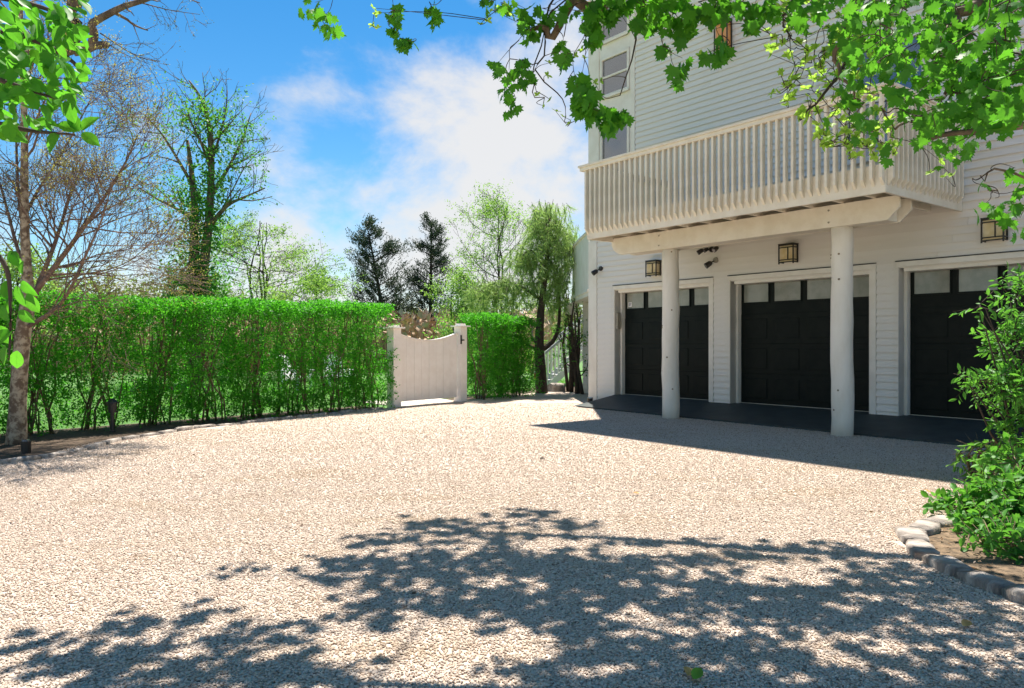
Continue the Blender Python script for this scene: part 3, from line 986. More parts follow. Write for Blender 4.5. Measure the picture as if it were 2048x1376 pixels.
# ================================================================== STONES
def stone_mesh(name, L, W, Hh, seed):
    r = random.Random(seed)
    m = MB()
    n = 5
    pts = []
    for i in range(n):
        x = -L / 2 + L * i / (n - 1)
        e = 0.82 if i in (0, n - 1) else 1.0
        prof = [(-W / 2 * e, 0), (-W / 2 * e * 1.02, Hh * .7), (-W * .33 * e, Hh * e), (0, Hh * e * 1.04), (W * .33 * e, Hh * e), (W / 2 * e, Hh * .68), (W / 2 * e, 0)]
        for y, z in prof:
            pts.append((x + r.uniform(-.05, .05) * L, y + r.uniform(-.07, .07) * W, z + (r.uniform(-.1, .1) * Hh if z else -0.04)))
    k = 7
    m.v = pts
    for i in range(n - 1):
        for j in range(k - 1):
            m.f.append((i * k + j, i * k + j + 1, (i + 1) * k + j + 1, (i + 1) * k + j))
    m.f.append(tuple(range(k)))
    m.f.append(tuple(range((n - 1) * k, n * k))[::-1])
    me = m.mesh(name, M['stone'])
    me.polygons.foreach_set('use_smooth', [True] * (len(me.polygons) - 2) + [False, False])
    return me


def edging(pts, label, L, W, Hh, seed):
    pts = [np.array(p, float) for p in pts]
    root = empty('stone_edging', (*pts[0], 0), 0, label, 'edging')
    r = random.Random(seed)
    meshes = [stone_mesh('stone', 1, W, Hh, seed + i) for i in range(6)]
    seg = [np.linalg.norm(b - a) for a, b in zip(pts[:-1], pts[1:])]
    tot = sum(seg)
    s = 0
    i = 0
    while s < tot - L * .4:
        l = L * r.uniform(0.75, 1.25)
        mid = s + l / 2
        q = mid
        for a, b, sg in zip(pts[:-1], pts[1:], seg):
            if q <= sg:
                break
            q -= sg
        p = a + (b - a) / sg * min(q, sg)
        d = (b - a) / sg
        o = link('stone', meshes[i % 6], root, (p[0] - pts[0][0] + r.uniform(-.012, .012), p[1] - pts[0][1] + r.uniform(-.012, .012), r.uniform(-.02, .008)), math.atan2(d[1], d[0]) + r.uniform(-.07, .07))
        o.scale = (l * 0.97, r.uniform(.88, 1.1), r.uniform(.85, 1.12))
        s += l
        i += 1
    return root


edging([(4.6, 6.3), (3.75, 5.85), (3.05, 5.42), (2.68, 5.02), (2.52, 4.62), (2.52, 4.25), (2.58, 3.9), (2.75, 3.4), (3.0, 2.8)], 'curved edging of weathered granite blocks round the planting bed', 0.30, 0.17, 0.052, 3)
edging([(-2.62, 15.12), (-3.6, 13.45), (-4.83, 11.65), (-5.28, 10.25), (-5.24, 9.3), (-5.24, 8.75), (-5.55, 8.1), (-6.6, 7.45), (-8, 6.9)], 'low line of granite blocks along the hedge bed', 0.40, 0.10, 0.045, 11)

# small lights and things on the ground
b = empty('path_light', gnd(225, 862), 0, 'dark bronze bollard light standing among the hedge stems', 'garden light', 'garden lights')
MB().tube([(0, 0, -.05), (0, 0, .02), (0, 0, .021), (0, 0, .28)], [.045, .045, .03, .03], 14).build('stake', M['black'], b)
MB().tube([(0, 0, .281), (0, 0, .42)], [.055, .065], 14).build('lamp_body', M['black'], b)
MB().tube([(0, 0, .421), (0, 0, .44), (0, 0, .49)], [.085, .08, .02], 14).build('lamp_cap', M['black'], b)
b = empty('path_light', gnd(52, 903), 0, 'short dark stub light in the bed before the mottled trunk', 'garden light', 'garden lights')
MB().tube([(0, 0, -.05), (0, 0, .13)], [.05, .055], 14).build('lamp_body', M['black'], b)
MB().tube([(0, 0, .131), (0, 0, .15)], [.045, .04], 14).build('lens', M['lens'], b)
b = empty('path_light', (1.70, 16.35, 0), 0, 'small dark cup light at the foot of the house corner', 'garden light', 'garden lights')
MB().tube([(0, 0, -.02), (0, 0, .12)], [.055, .065], 14).build('lamp_body', M['black'], b)
MB().tube([(0, 0, .121), (0, 0, .14)], [.07, .066], 14).build('lamp_rim', M['silver'], b)
b = empty('path_light', (0.72, 22.3, 0), 0, 'copper lantern on a short post beside the pine trunk', 'garden light', 'garden lights')
MB().tube([(0, 0, -.05), (0, 0, .26)], [.03, .03], 10).build('stake', M['black'], b)
MB().box(-.075, .075, -.075, .075, .261, .43).build('lamp_body', M['copper'], b)
MB().prism([(-.10, .431), (.10, .431), (0, .52)], -.10, .10, 'y').build('lamp_cap', M['silver'], b)
rk = link('rock', stone_mesh('rock', 0.42, 0.34, 0.26, 5), None, (1.22, 20.6, -0.02), 0.5)
tag(rk, 'rounded brown rock at the foot of the weeping pine', 'rock')


def lawn_chair(loc, rz, label):
    c = empty('lawn_chair', loc, rz, label, 'chair', 'white lawn chairs')
    for i in range(5):
        MB().prism([(0.22, 0.33), (0.26, 0.33), (0.55, 1.02 - 0.03 * abs(i - 2)), (0.51, 1.02 - 0.03 * abs(i - 2))], -0.26 + 0.105 * i, -0.165 + 0.105 * i, 'y').build('back_slat', M['chair'], c)
        MB().box(-0.28 + 0.1 * i, -0.19 + 0.1 * i, -0.27, 0.27, 0.36 - 0.02 * i, 0.38 - 0.02 * i).build('seat_slat', M['chair'], c)
    for s in (-1, 1):
        MB().box(-0.34, 0.42, s * 0.34 - .06, s * 0.34 + .06, 0.56, 0.58).build('arm', M['chair'], c)
        MB().box(-0.30, -0.22, s * 0.30 - .02, s * 0.30 + .02, 0, 0.558).build('leg', M['chair'], c)
        MB().box(0.22, 0.30, s * 0.30 - .02, s * 0.30 + .02, 0, 0.558).build('leg', M['chair'], c)


lawn_chair((-6.2, 21.6, -0.02), R(160), 'white slatted lawn chair seen through the hedge, farther from the gate')
lawn_chair((-5.1, 21.9, -0.02), R(120), 'white slatted lawn chair seen through the hedge, nearer the gate')


# ================================================================== PLANTS
def plant_tree(name, base, label, cat, lines, bark, leafset=None, leafmat_=None, tmpl=T_QUAD, group=None, crown='crown', trunk='trunk', trunk_n=1):
    root = empty(name, base, 0, label, cat, group)
    off = np.array(base, float)

    def sh(ls):
        return [(p - off, r, k) for p, r, k in ls]
    link(trunk, tube_mesh(trunk, sh(lines[:trunk_n]), bark), root)
    if len(lines) > trunk_n:
        link('branches', tube_mesh('branches', sh(lines[trunk_n:]), bark), root)['kind'] = 'stuff'
    if leafset is not None:
        pos, ax, nr, sz = leafset
        link(crown, leaf_mesh(crown, pos - off, ax, nr, sz, tmpl, leafmat_), root)['kind'] = 'stuff'
    return root


def pxline(pts, Y, r0, r1, k=8, dy=0.0):
    P = np.array([at(x, y, Y + dy * i / max(1, len(pts) - 1)) for i, (x, y) in enumerate(pts)])
    # resample smoothly
    t = np.linspace(0, 1, len(P))
    tt = np.linspace(0, 1, len(P) * 3)
    Q = np.stack([np.interp(tt, t, P[:, i]) for i in range(3)], 1)
    for _ in range(2):
        Q[1:-1] = (Q[:-2] + 2 * Q[1:-1] + Q[2:]) / 4
    return (Q, np.linspace(r0, r1, len(Q)), k)


def kids_on(line, n, length, lev, maxl, out, tips, rs, f0=0.15, f1=1.0, **kw):
    P, r, _ = line
    for j in range(n):
        f = f0 + (f1 - f0) * (j + rs.uniform(0, 1)) / n
        i = min(int(f * (len(P) - 1)), len(P) - 2)
        tg = unit(P[i + 1] - P[i])
        s = unit(np.cross(tg, rs.normal(size=3)))
        a = R(rs.uniform(30, 65))
        d = tg * math.cos(a) + s * math.sin(a)
        grow(P[i], d, length * rs.uniform(0.6, 1.15) * (1.1 - 0.4 * f), max(0.004, r[i] * rs.uniform(0.35, 0.6)), lev, maxl, out, tips, rs, **kw)


def tip_leaves(tips, length, per, lsize, rs, n=2, droop=0.1, jit=0.08, **kw):
    S, D = [], []
    for p, d, L in tips:
        for _ in range(n):
            S.append(p + rs.normal(scale=jit, size=3))
            D.append(d + rs.normal(scale=0.55, size=3))
    return twig_leaves(np.array(S), np.array(D), length, per, lsize, droop, **kw)


def cat(*sets):
    return tuple(np.concatenate([s[i] for s in sets]) for i in range(4))


# ---- mottled tree at the left edge, twigs hardly in leaf
rs = np.random.default_rng(21)
Yt = 9.85
trunk = pxline([(33, 893), (36, 800), (42, 700), (50, 640), (57, 600), (54, 540), (50, 480), (48, 380), (50, 270), (46, 150), (40, 20), (44, -120)], Yt, 0.125, 0.03, 12)
trunk[1][:] = np.interp(np.linspace(0, 1, len(trunk[1])), [0, .08, .35, .45, 1], [.13, .10, .088, .062, .022])
limbs = [pxline([(52, 640), (80, 560), (105, 500), (125, 440), (140, 390), (170, 320)], Yt, .055, .012, 7, 0.5),
         pxline([(58, 600), (100, 545), (150, 480), (205, 400), (250, 330), (275, 270)], Yt, .06, .010, 7, -0.4),
         pxline([(50, 655), (95, 630), (125, 605), (150, 560), (175, 500), (205, 440), (225, 360)], Yt, .042, .009, 7, -1.0),
         pxline([(88, 560), (150, 550), (215, 540), (265, 520), (305, 480)], Yt, .022, .006, 6, 0.6),
         pxline([(55, 560), (30, 480), (10, 400), (-20, 300)], Yt, .04, .012, 6, 0.4),
         pxline([(50, 430), (75, 380), (110, 330), (150, 260), (185, 190)], Yt, .032, .008, 6, 0.8),
         pxline([(49, 300), (75, 230), (110, 160), (140, 100)], Yt, .025, .007, 6, -0.6),
         pxline([(52, 500), (35, 380), (32, 250), (30, 120)], Yt, .035, .010, 6, 0.9)]
for l in limbs:
    l[1][:] *= .72
out, tips = [trunk] + limbs, []
for l in limbs[:4]:
    kids_on(l, 20, 1.08, 2, 4, out, tips, rs, 0.22, kids=(4, 6), ang=(20, 48), wander=0.15, up=0.04, minr=0.0028, sides=(8, 5, 4, 3, 3, 3))
for l in limbs[4:]:
    kids_on(l, 15, 1.1, 2, 4, out, tips, rs, 0.2, kids=(4, 6), ang=(20, 48), wander=0.15, up=0.05, minr=0.0028, sides=(8, 5, 4, 3, 3, 3))
kids_on(trunk, 8, 1.1, 2, 4, out, tips, rs, 0.5, kids=(3, 4), ang=(20, 50), up=0.06, minr=0.0028, sides=(8, 5, 4, 3, 3, 3))
tl = tip_leaves(tips, 0.16, 5, 0.022, rs, 1, 0, 0.05)
plant_tree('mottled_tree', gnd(33, 886), 'tree with mottled trunk and bare reddish twigs at the left edge', 'tree', out, M['barkpale'], tl, M['bud'], T_QUAD, None, 'buds')
link_twigs = [o for o in bpy.data.objects if o.name.startswith('branches')][-1]
link_twigs.data.materials[0] = M['barkred']

# ---- big oak limb reaching in at the top left (its trunk stands left of the picture)
Yo = 12.0
out, tips = [], []
tr = pxline([(-330, 780), (-320, 500), (-290, 200), (-240, 40), (-170, -60)], Yo, .34, .2, 12)
tr[0][0][2] = -0.05
l1 = pxline([(-300, 260), (-150, 170), (-20, 120), (70, 112), (120, 104), (165, 92), (215, 88)], Yo, .16, .055, 10)
l2 = pxline([(120, 104), (150, 75), (148, 30), (150, -40), (170, -120)], Yo, .13, .10, 10)
l3 = pxline([(185, 86), (190, 62), (178, 48), (215, 28), (250, 10), (290, 0), (360, -30)], Yo, .075, .03, 8, -.4)
l4 = pxline([(150, 108), (175, 104), (195, 94)], Yo, .03, .02, 6)
l5 = pxline([(200, 65), (230, 85), (260, 105), (290, 118), (320, 122)], Yo, .012, .005, 5, .5)
l6 = pxline([(275, 3), (310, 12), (340, 20), (400, 28)], Yo, .012, .004, 5, .3)
l7 = pxline([(150, 40), (170, 60), (200, 75), (240, 105), (300, 128)], Yo, .010, .004, 5, .3)
out = [tr, l1, l2, l3, l4, l5, l6, l7]
for l in (l5, l6, l7):
    kids_on(l, 9, 0.6, 3, 4, out, tips, rs, 0.2, kids=(2, 3), ang=(20, 45), up=-0.02, minr=0.003)
for l in (l2, l3):
    kids_on(l, 5, 0.7, 3, 4, out, tips, rs, 0.4, kids=(2, 3), ang=(20, 50), up=0.02, minr=0.003)
for x, y in ((200, 160), (215, 185), (210, 170)):
    l = pxline([(60, y), (130, y - 20), (190, y), (250, y + 14)], Yo, .010, .003, 4, .5)
    out.append(l)
    kids_on(l, 9, 0.5, 3, 4, out, tips, rs, 0.3, kids=(2, 3), ang=(20, 50), up=0.0, minr=0.003)
tl = tip_leaves(tips, 0.12, 4, 0.026, rs, 1, 0.1, 0.05)
S = []  # unseen leaf clumps added high overhead to shade the left bed
for gx, gy, n_ in ((-6.6, 9.4, 30), (-6.0, 8.9, 30), (-5.7, 9.7, 22), (-7.2, 8.8, 30), (-5.9, 8.3, 16), (-7.6, 9.6, 30), (-5.0, 9.3, 10), (-5.6, 10.6, 14)):
    for _ in range(n_):
        zc = 9.6 + rs.uniform(0, .9)
        S.append(np.array([gx + SUN_H[0] * zc / TAN + rs.normal(scale=.3), gy + SUN_H[1] * zc / TAN + rs.normal(scale=.3), zc]))
    c_ = S[-1]
    m2 = (l2[0][-1] + c_) / 2 + np.array([0, 0, .3])
    out.append((np.array([l2[0][-1], m2, c_]), np.array([.05, .03, .012]), 5))
tl = cat(tl, twig_leaves(np.array(S), rdir(len(S), .2), .35, 7, .10, .1))
plant_tree('oak_tree', tr[0][0], 'rugged oak limb with a broken stub reaching in at the top left', 'tree', out, M['bark'], tl, M['leaf_olive'])

# ---- twin trunked ivy tree beyond the hedge
rs = np.random.default_rng(5)
Yi = 25.0
t1 = pxline([(392, 700), (390, 620), (388, 540), (389, 470), (390, 410), (383, 340), (375, 280)], Yi, .24, .05, 10)
t2 = pxline([(396, 640), (402, 580), (410, 510), (419, 440), (422, 370), (424, 300), (416, 230), (400, 190), (378, 160)], Yi, .20, .025, 10)
t1[0][0][2] = -0.1
limbs = [pxline([(387, 440), (370, 425), (345, 412), (310, 395), (280, 375)], Yi, .08, .02, 7, .8),
         pxline([(421, 450), (440, 425), (460, 405), (490, 393), (530, 375)], Yi, .09, .02, 7, -.8),
         pxline([(422, 390), (448, 350), (470, 310), (490, 265), (502, 225)], Yi, .08, .015, 7, 1.0),
         pxline([(400, 400), (372, 345), (345, 300), (320, 260), (288, 228)], Yi, .07, .012, 7, -.6),
         pxline([(424, 320), (440, 270), (452, 220), (455, 180)], Yi, .05, .012, 6, .6),
         pxline([(422, 340), (405, 290), (380, 240), (370, 200)], Yi, .05, .012, 6, -.9),
         pxline([(440, 425), (470, 370), (490, 330), (520, 300)], Yi, .03, .008, 6, .5)]
out, tips = [t1, t2] + limbs, []
for l in limbs:
    kids_on(l, 9, 1.25, 2, 3, out, tips, rs, .25, kids=(3, 5), ang=(25, 55), up=.06, minr=.006, sides=(8, 6, 4, 3, 3))
kids_on(t2, 10, 1.6, 2, 3, out, tips, rs, .55, kids=(3, 5), ang=(20, 50), up=.08, minr=.006, sides=(8, 6, 4, 3, 3))
leafy = [t for t in tips if t[0][2] < at(0, 215, Yi)[2] and t[0][0] < at(500, 0, Yi)[0] and rs.uniform() < .9]
sets = [tip_leaves(leafy, .45, 6, .095, rs, 3, .1, .26)]
S = []
for l, w in ((t1, .50), (t2, .42)):
    for _ in range(620):
        i = rs.integers(0, int(len(l[0]) * .8))
        S.append(l[0][i] + rs.normal(scale=(w, w, .25), size=3) * (1.25 if l[0][i][2] < 3.4 else .8))
S = np.array(S)
sets.append(twig_leaves(S, rdir(len(S), .3), .4, 5, .13, .1))
S = np.array([at(rs.uniform(335, 445), rs.uniform(545, 640), Yi + rs.uniform(-.8, .8)) for _ in range(420)])
sets.append(twig_leaves(S, rdir(len(S), .5), .4, 5, .13, .1))
plant_tree('ivy_tree', (t1[0][0][0], Yi, 0), 'tall twin trunked tree wrapped in dark ivy beyond the hedge', 'tree', out, M['bark'], cat(*sets), M['leaf_ivy'], trunk_n=2)


# ---- airy trees and bushes farther off
def airy(name, base, H, spread, label, leaf, seed, stems=1, per=5, lsize=.10, lev=3, bark='barkdark', up=.06, dens=2, flat=0.0, kids=(3, 5), group='trees beyond the hedge', first=.3, rad=.10, n0=11):
    rs = np.random.default_rng(seed)
    out, tips = [], []
    base = np.array(base, float)
    tr = []
    for k in range(stems):
        b = base + np.array([rs.normal(scale=.3 * (stems > 1)), rs.normal(scale=.3 * (stems > 1)), -.1])
        P = [b]
        for i in range(9):
            P.append(P[-1] + np.array([rs.normal(scale=.05 * H / 9), rs.normal(scale=.05 * H / 9), H * .92 / 9]) + (np.array([rs.normal(), rs.normal(), 0]) * .12 if stems > 1 else 0))
        tr.append((np.array(P), np.linspace(rad, rad * .15, 10), 7))
    out += tr
    for l in tr:
        P, r, _ = l
        for j in range(n0):
            f = first + (1 - first) * (j + rs.uniform(0, 1)) / n0
            i = min(int(f * 9), 8)
            a = rs.uniform(0, 2 * math.pi)
            el = R(rs.uniform(15, 45))
            prof = math.sin(math.pi * min(1, (f - first) / (1 - first) * .75 + .25))
            d = np.array([math.cos(a) * math.cos(el), math.sin(a) * math.cos(el), math.sin(el)])
            grow(P[i], d, spread * (prof * .8 + .25) * rs.uniform(.7, 1.1), r[i] * .55, 1, lev, out, tips, rs, kids=kids, ang=(25, 60), wander=.14, up=up, minr=.006, sides=(7, 5, 4, 3, 3), ratio=.55, flat=flat)
    tl = tip_leaves(tips, .35, per, lsize, rs, dens, .08, .18)
    return plant_tree(name, base, label, 'tree', out, M[bark], tl, M[leaf], group=group, trunk_n=stems)


airy('spring_tree', (-11.2, 33, 0), 7.3, 3.6, 'pale green many stemmed tree with level layered branches beside the ivy tree', 'leaf_spring', 31, 4, 6, .085, 3, flat=.25, up=.02, n0=11, rad=.085, dens=3, kids=(3, 5))
airy('spring_tree', (-.75, 30, 0), 7.9, 2.3, 'light airy tree in new leaf behind the weeping pine', 'leaf_spring', 32, 2, 6, .075, 3, up=.10, n0=15, first=.18, rad=.07, dens=3)
airy('dogwood_tree', (-7.6, 29, 0), 4.7, 2.0, 'low layered pale green tree in front of the leaning juniper', 'leaf_spring', 33, 1, 6, .09, 3, flat=.5, up=.0, n0=15, first=.3, rad=.07, dens=4)
airy('bare_tree', (-9.6, 36, 0), 4.6, 1.8, 'small grey bare tree between the layered trees', 'leaf_spring', 34, 2, 2, .06, 3, up=.08, n0=8, rad=.05, dens=1)
airy('spring_tree', (-2.15, 27, 0), 4.3, 1.0, 'bright green young tree just right of the far juniper', 'leaf_spring', 35, 2, 5, .085, 3, up=.06, n0=12, first=.12, rad=.05, dens=3)
airy('spring_tree', (-19.5, 30, 0), 5.2, 2.4, 'yellow green bushy tree behind the mottled trunk', 'leaf_spring', 36, 2, 5, .13, 3, up=.05, n0=10, first=.15, rad=.07, dens=2)
airy('spring_tree', (-24.5, 34, 0), 6.0, 3.0, 'spreading pale tree far behind the left hedge end', 'leaf_olive', 37, 2, 5, .14, 3, up=.05, n0=10, first=.15, rad=.09, dens=2)
airy('spring_tree', (-17.5, 40, 0), 5.2, 2.6, 'olive tree left of the ivy tree, over the hedge top', 'leaf_olive', 38, 2, 6, .15, 3, up=.05, n0=11, first=.12, rad=.09, dens=2)


def bush(name, base, rx, ry, rz, label, leaf, seed, n=260, per=7, lsize=.10, twl=.35, tmpl=T_QUAD, cat_='shrub', group='bushes beyond the hedge', bark='stem', stems=7):
    rs = np.random.default_rng(seed)
    d = unit(rs.normal(size=(n, 3)))
    d[:, 2] = np.abs(d[:, 2]) * 1.0 - .12
    lump = 1 + .22 * np.sin(d[:, 0] * 7 + seed) * np.cos(d[:, 1] * 6 + seed) + .12 * np.sin(d[:, 2] * 11)
    rad = rs.uniform(.45, 1.0, n)[:, None] * lump[:, None]
    P = d * rad * np.array([rx, ry, rz]) + np.array([0, 0, .1 * rz]) + np.array(base)
    P[:, 2] = np.maximum(P[:, 2], .03)
    out = []
    for k in range(stems):
        e = P[rs.integers(0, n)]
        b = np.array(base) + rs.normal(scale=(.12 * rx, .12 * ry, 0))
        mid = (b + e) / 2 + np.array([0, 0, .12 * rz])
        out.append((np.array([b, mid, e]), np.array([.022, .015, .006]), 5))
    tl = twig_leaves(P, d + rs.normal(scale=.35, size=(n, 3)), twl, per, lsize, .1)
    root = empty(name, base, 0, label, cat_, group)
    off = np.array(base, float)
    link('stems', tube_mesh('stems', [(p - off, r, k) for p, r, k in out], M[bark]), root)['kind'] = 'stuff'
    link('foliage', leaf_mesh('foliage', tl[0] - off, tl[1], tl[2], tl[3], tmpl, M[leaf]), root)['kind'] = 'stuff'
    return root


bush('bush', (-12.3, 27.5, 0), 1.6, 1.2, 2.3, 'dark leafy bush at the foot of the ivy tree', 'leaf_ivy', 41, 330)
bush('bush', (-8.1, 33, 0), 1.7, 1.5, 3.3, 'yellow green rounded bush over the middle of the hedge', 'leaf_spring', 42, 380)
bush('bush', (-11.0, 38, 0), 2.6, 1.5, 3.3, 'olive bush below the layered tree', 'leaf_olive', 43, 380)
bush('bush', (-1.5, 24.2, 0), 1.5, 1.2, 2.1, 'bright green loose bush behind the gate post with the latch', 'leaf_bright', 44, 420, lsize=.09)
bush('bush', (-1.7, 33, 0), 1.7, 1.2, 3.4, 'green bush below the far juniper', 'leaf_spring', 45, 330)
bush('bush', (0.5, 26.5, 0), 1.5, 1.0, 1.6, 'low green bush beside the garden stair', 'leaf_bright', 46, 320, lsize=.09)
bush('bush', (-16.2, 32, 0), 2.4, 1.6, 3.6, 'rounded olive bush left of the ivy tree', 'leaf_olive', 47, 380)
bush('bush', (-5.1, 44, 0), 2.6, 1.6, 3.0, 'dull green bush between the two junipers', 'leaf_olive', 48, 300, lsize=.15)
bush('bush', (-21.5, 37, 0), 4.2, 2.0, 4.6, 'wide pale bush behind the left end of the hedge', 'leaf_spring', 49, 760, lsize=.13)
bush('bush', (-13.9, 44, 0), 3.0, 2.0, 4.2, 'rounded green bush behind the ivy tree trunks', 'leaf_spring', 50, 460, lsize=.14)
bush('bush', (-8.6, 46, 0), 3.2, 2.0, 3.6, 'broad green bush behind the layered tree by the junipers', 'leaf_bright', 53, 460, lsize=.14)


# ---- junipers
def juniper(base, H, W, lean, label, seed):
    rs = np.random.default_rng(seed)
    base = np.array(base, float)
    n = 12
    P = np.array([base + np.array([lean * (i / n) ** 1.6, 0, H * i / n - .1 * (i == 0)]) for i in range(n + 1)])
    tr = (P, np.linspace(.16, .02, n + 1), 8)
    out, S, D = [tr], [], []
    for j in range(58):
        f = .24 + .76 * (j + rs.uniform(0, 1)) / 58
        i = min(int(f * n), n - 1)
        q = P[i] + (P[i + 1] - P[i]) * (f * n - i)
        a = rs.uniform(0, 2 * math.pi)
        wid = W * (1 - f) ** .8 * rs.uniform(.45, 1.2) + .16
        d = np.array([math.cos(a), math.sin(a), rs.uniform(.25, .75)])
        e = q + d * wid
        e[2] += .1 * wid
        out.append((np.array([q, (q + e) / 2 + np.array([0, 0, -.06 * wid]), e]), np.array([.03, .02, .008]), 4))
        m_ = int(14 + 36 * wid)
        t = 1.08 - .75 * rs.beta(1.2, 2.0, m_)
        S.append(q + (e - q) * t[:, None] + rs.normal(scale=.10 + .085 * wid, size=(m_, 3)) * np.array([1, 1, .75]))
        D.append(d + rs.normal(scale=.45, size=(m_, 3)) + np.array([0, 0, .5]))
    tl = twig_leaves(np.concatenate(S), np.concatenate(D), .30, 8, .085, -.1, spread=.6)
    plant_tree('juniper', base, label, 'tree', out, M['barkdark'], tl, M['leaf_dark'], group='junipers')


juniper((-6.35, 38, 0), 7.5, 2.35, -1.05, 'broad dark juniper leaning left beyond the gate', 51)
juniper((-4.35, 40, 0), 7.9, 1.65, .05, 'slim dark juniper standing upright beyond the gate', 52)

# ---- weeping pine
rs = np.random.default_rng(61)
Yp = 19.9
tr = pxline([(1084, 792), (1081, 740), (1078, 690), (1080, 640), (1084, 600), (1091, 545), (1098, 480), (1100, 415)], Yp, .17, .03, 10)
limbs = [pxline([(1080, 700), (1100, 690), (1115, 668), (1120, 630), (1118, 575), (1124, 530)], Yp, .075, .02, 7, .4),
         pxline([(1078, 700), (1058, 690), (1045, 682), (1030, 690), (1015, 705)], Yp, .045, .012, 6, -.4),
         pxline([(1078, 690), (1062, 672), (1066, 655), (1060, 640)], Yp, .05, .015, 6, .5),
         pxline([(1082, 600), (1050, 575), (1010, 560), (975, 570), (950, 590)], Yp, .045, .012, 6, .3),
         pxline([(1092, 545), (1070, 500), (1052, 500), (1040, 520)], Yp, .035, .01, 6, -.5),
         pxline([(1095, 500), (1120, 460), (1140, 470), (1150, 500)], Yp, .035, .01, 6, .5),
         pxline([(1098, 460), (1085, 430), (1070, 440)], Yp, .02, .01, 5, .4)]
hubs = np.concatenate([l[0][4:] for l in limbs[3:]] + [tr[0][-9:], limbs[0][0][-6:]])
S, D = [], []
for _ in range(430):
    h = hubs[rs.integers(0, len(hubs))]
    S.append(h + rs.normal(scale=(.20, .22, .15), size=3))
    D.append(np.array([rs.normal(scale=.30), rs.normal(scale=.30), -1.0]))
for _ in range(240):
    S.append(at(1100 + rs.uniform(-1, 1) * (28 + 26 * rs.uniform()), 405 + 200 * rs.beta(1.1, 1.5), Yp + rs.normal(scale=.4)))
    D.append(np.array([rs.normal(scale=.3), rs.normal(scale=.3), -1.0]))
for _ in range(70):
    S.append(at(rs.uniform(940, 1050), rs.uniform(560, 600), Yp + rs.normal(scale=.3)))
    D.append(np.array([rs.normal(scale=.5), rs.normal(scale=.3), -.7]))
S, D = np.array(S), unit(np.array(D))
L = rs.uniform(.22, .58, len(S))
D = unit(D + rs.normal(scale=.35, size=D.shape) * np.array([1, 1, .5]))
per = 46
kk = rs.uniform(0, 1, (len(S), per))
pos = (S[:, None] + D[:, None] * (L[:, None] * kk)[:, :, None]).reshape(-1, 3)
ax = np.repeat(D, per, 0) * .8 + rs.normal(scale=.55, size=(len(pos), 3))
out = [tr] + limbs + [(np.array([s + np.array([0, 0, .05]), s + d * l * .5, s + d * l]), np.array([.006, .004, .002]), 3) for s, d, l in zip(S, D, L)]
root = plant_tree('weeping_pine', (at(1084, 787, Yp)[0], Yp, 0), 'weeping pine with dark trunk between the hedge and the house', 'tree', out, M['barkdark'])
off = np.array(root.location)
nl = T_NEEDLE[0].copy()
nl[:, 0] *= .085
link('needles', leaf_mesh('needles', pos - off, ax, rdir(len(pos)), rs.uniform(.12, .20, len(pos)), (nl, T_NEEDLE[1]), M['leaf_pine']), root)['kind'] = 'stuff'

# ---- dark slim stems of tall shrubs against the house side
for i, (x, y0, y1, Y, lab) in enumerate(((1140, 772, 560, 20.6, 'dark stemmed tall shrub right of the stair foot'), (1158, 785, 590, 19.6, 'dark thick stemmed shrub close to the house corner'))):
    rs = np.random.default_rng(70 + i)
    out, tips = [], []
    b = at(x, y0, Y)
    b[2] = -.05
    for k in range(4):
        e = at(x + rs.uniform(-12, 12), y1 + rs.uniform(-10, 40), Y + rs.uniform(-.3, .3))
        s = b + np.array([rs.normal(scale=.09), rs.normal(scale=.09), 0])
        mid = (s + e) / 2 + np.array([rs.normal(scale=.10), rs.normal(scale=.1), 0])
        l = (np.array([s, (s + mid) / 2 + rs.normal(scale=.03, size=3), mid, (e + mid) / 2 + rs.normal(scale=.05, size=3), e]), np.array([.05, .045, .036, .026, .014]), 7)
        out.append(l)
        kids_on(l, 5, .55, 2, 3, out, tips, rs, .35, kids=(2, 3), minr=.004)
    tl = tip_leaves(tips, .2, 5, .075, rs, 1, .1, .08)
    plant_tree('tall_shrub', (b[0], Y, 0), lab, 'shrub', out, M['barkdark'], tl, M['leaf_ivy'], trunk_n=4, trunk='stems')

# ---- clipped privet hedges, each plant its own
ORD = ['first', 'second', 'third', 'fourth', 'fifth', 'sixth', 'seventh', 'eighth', 'ninth', 'tenth', 'eleventh', 'twelfth']


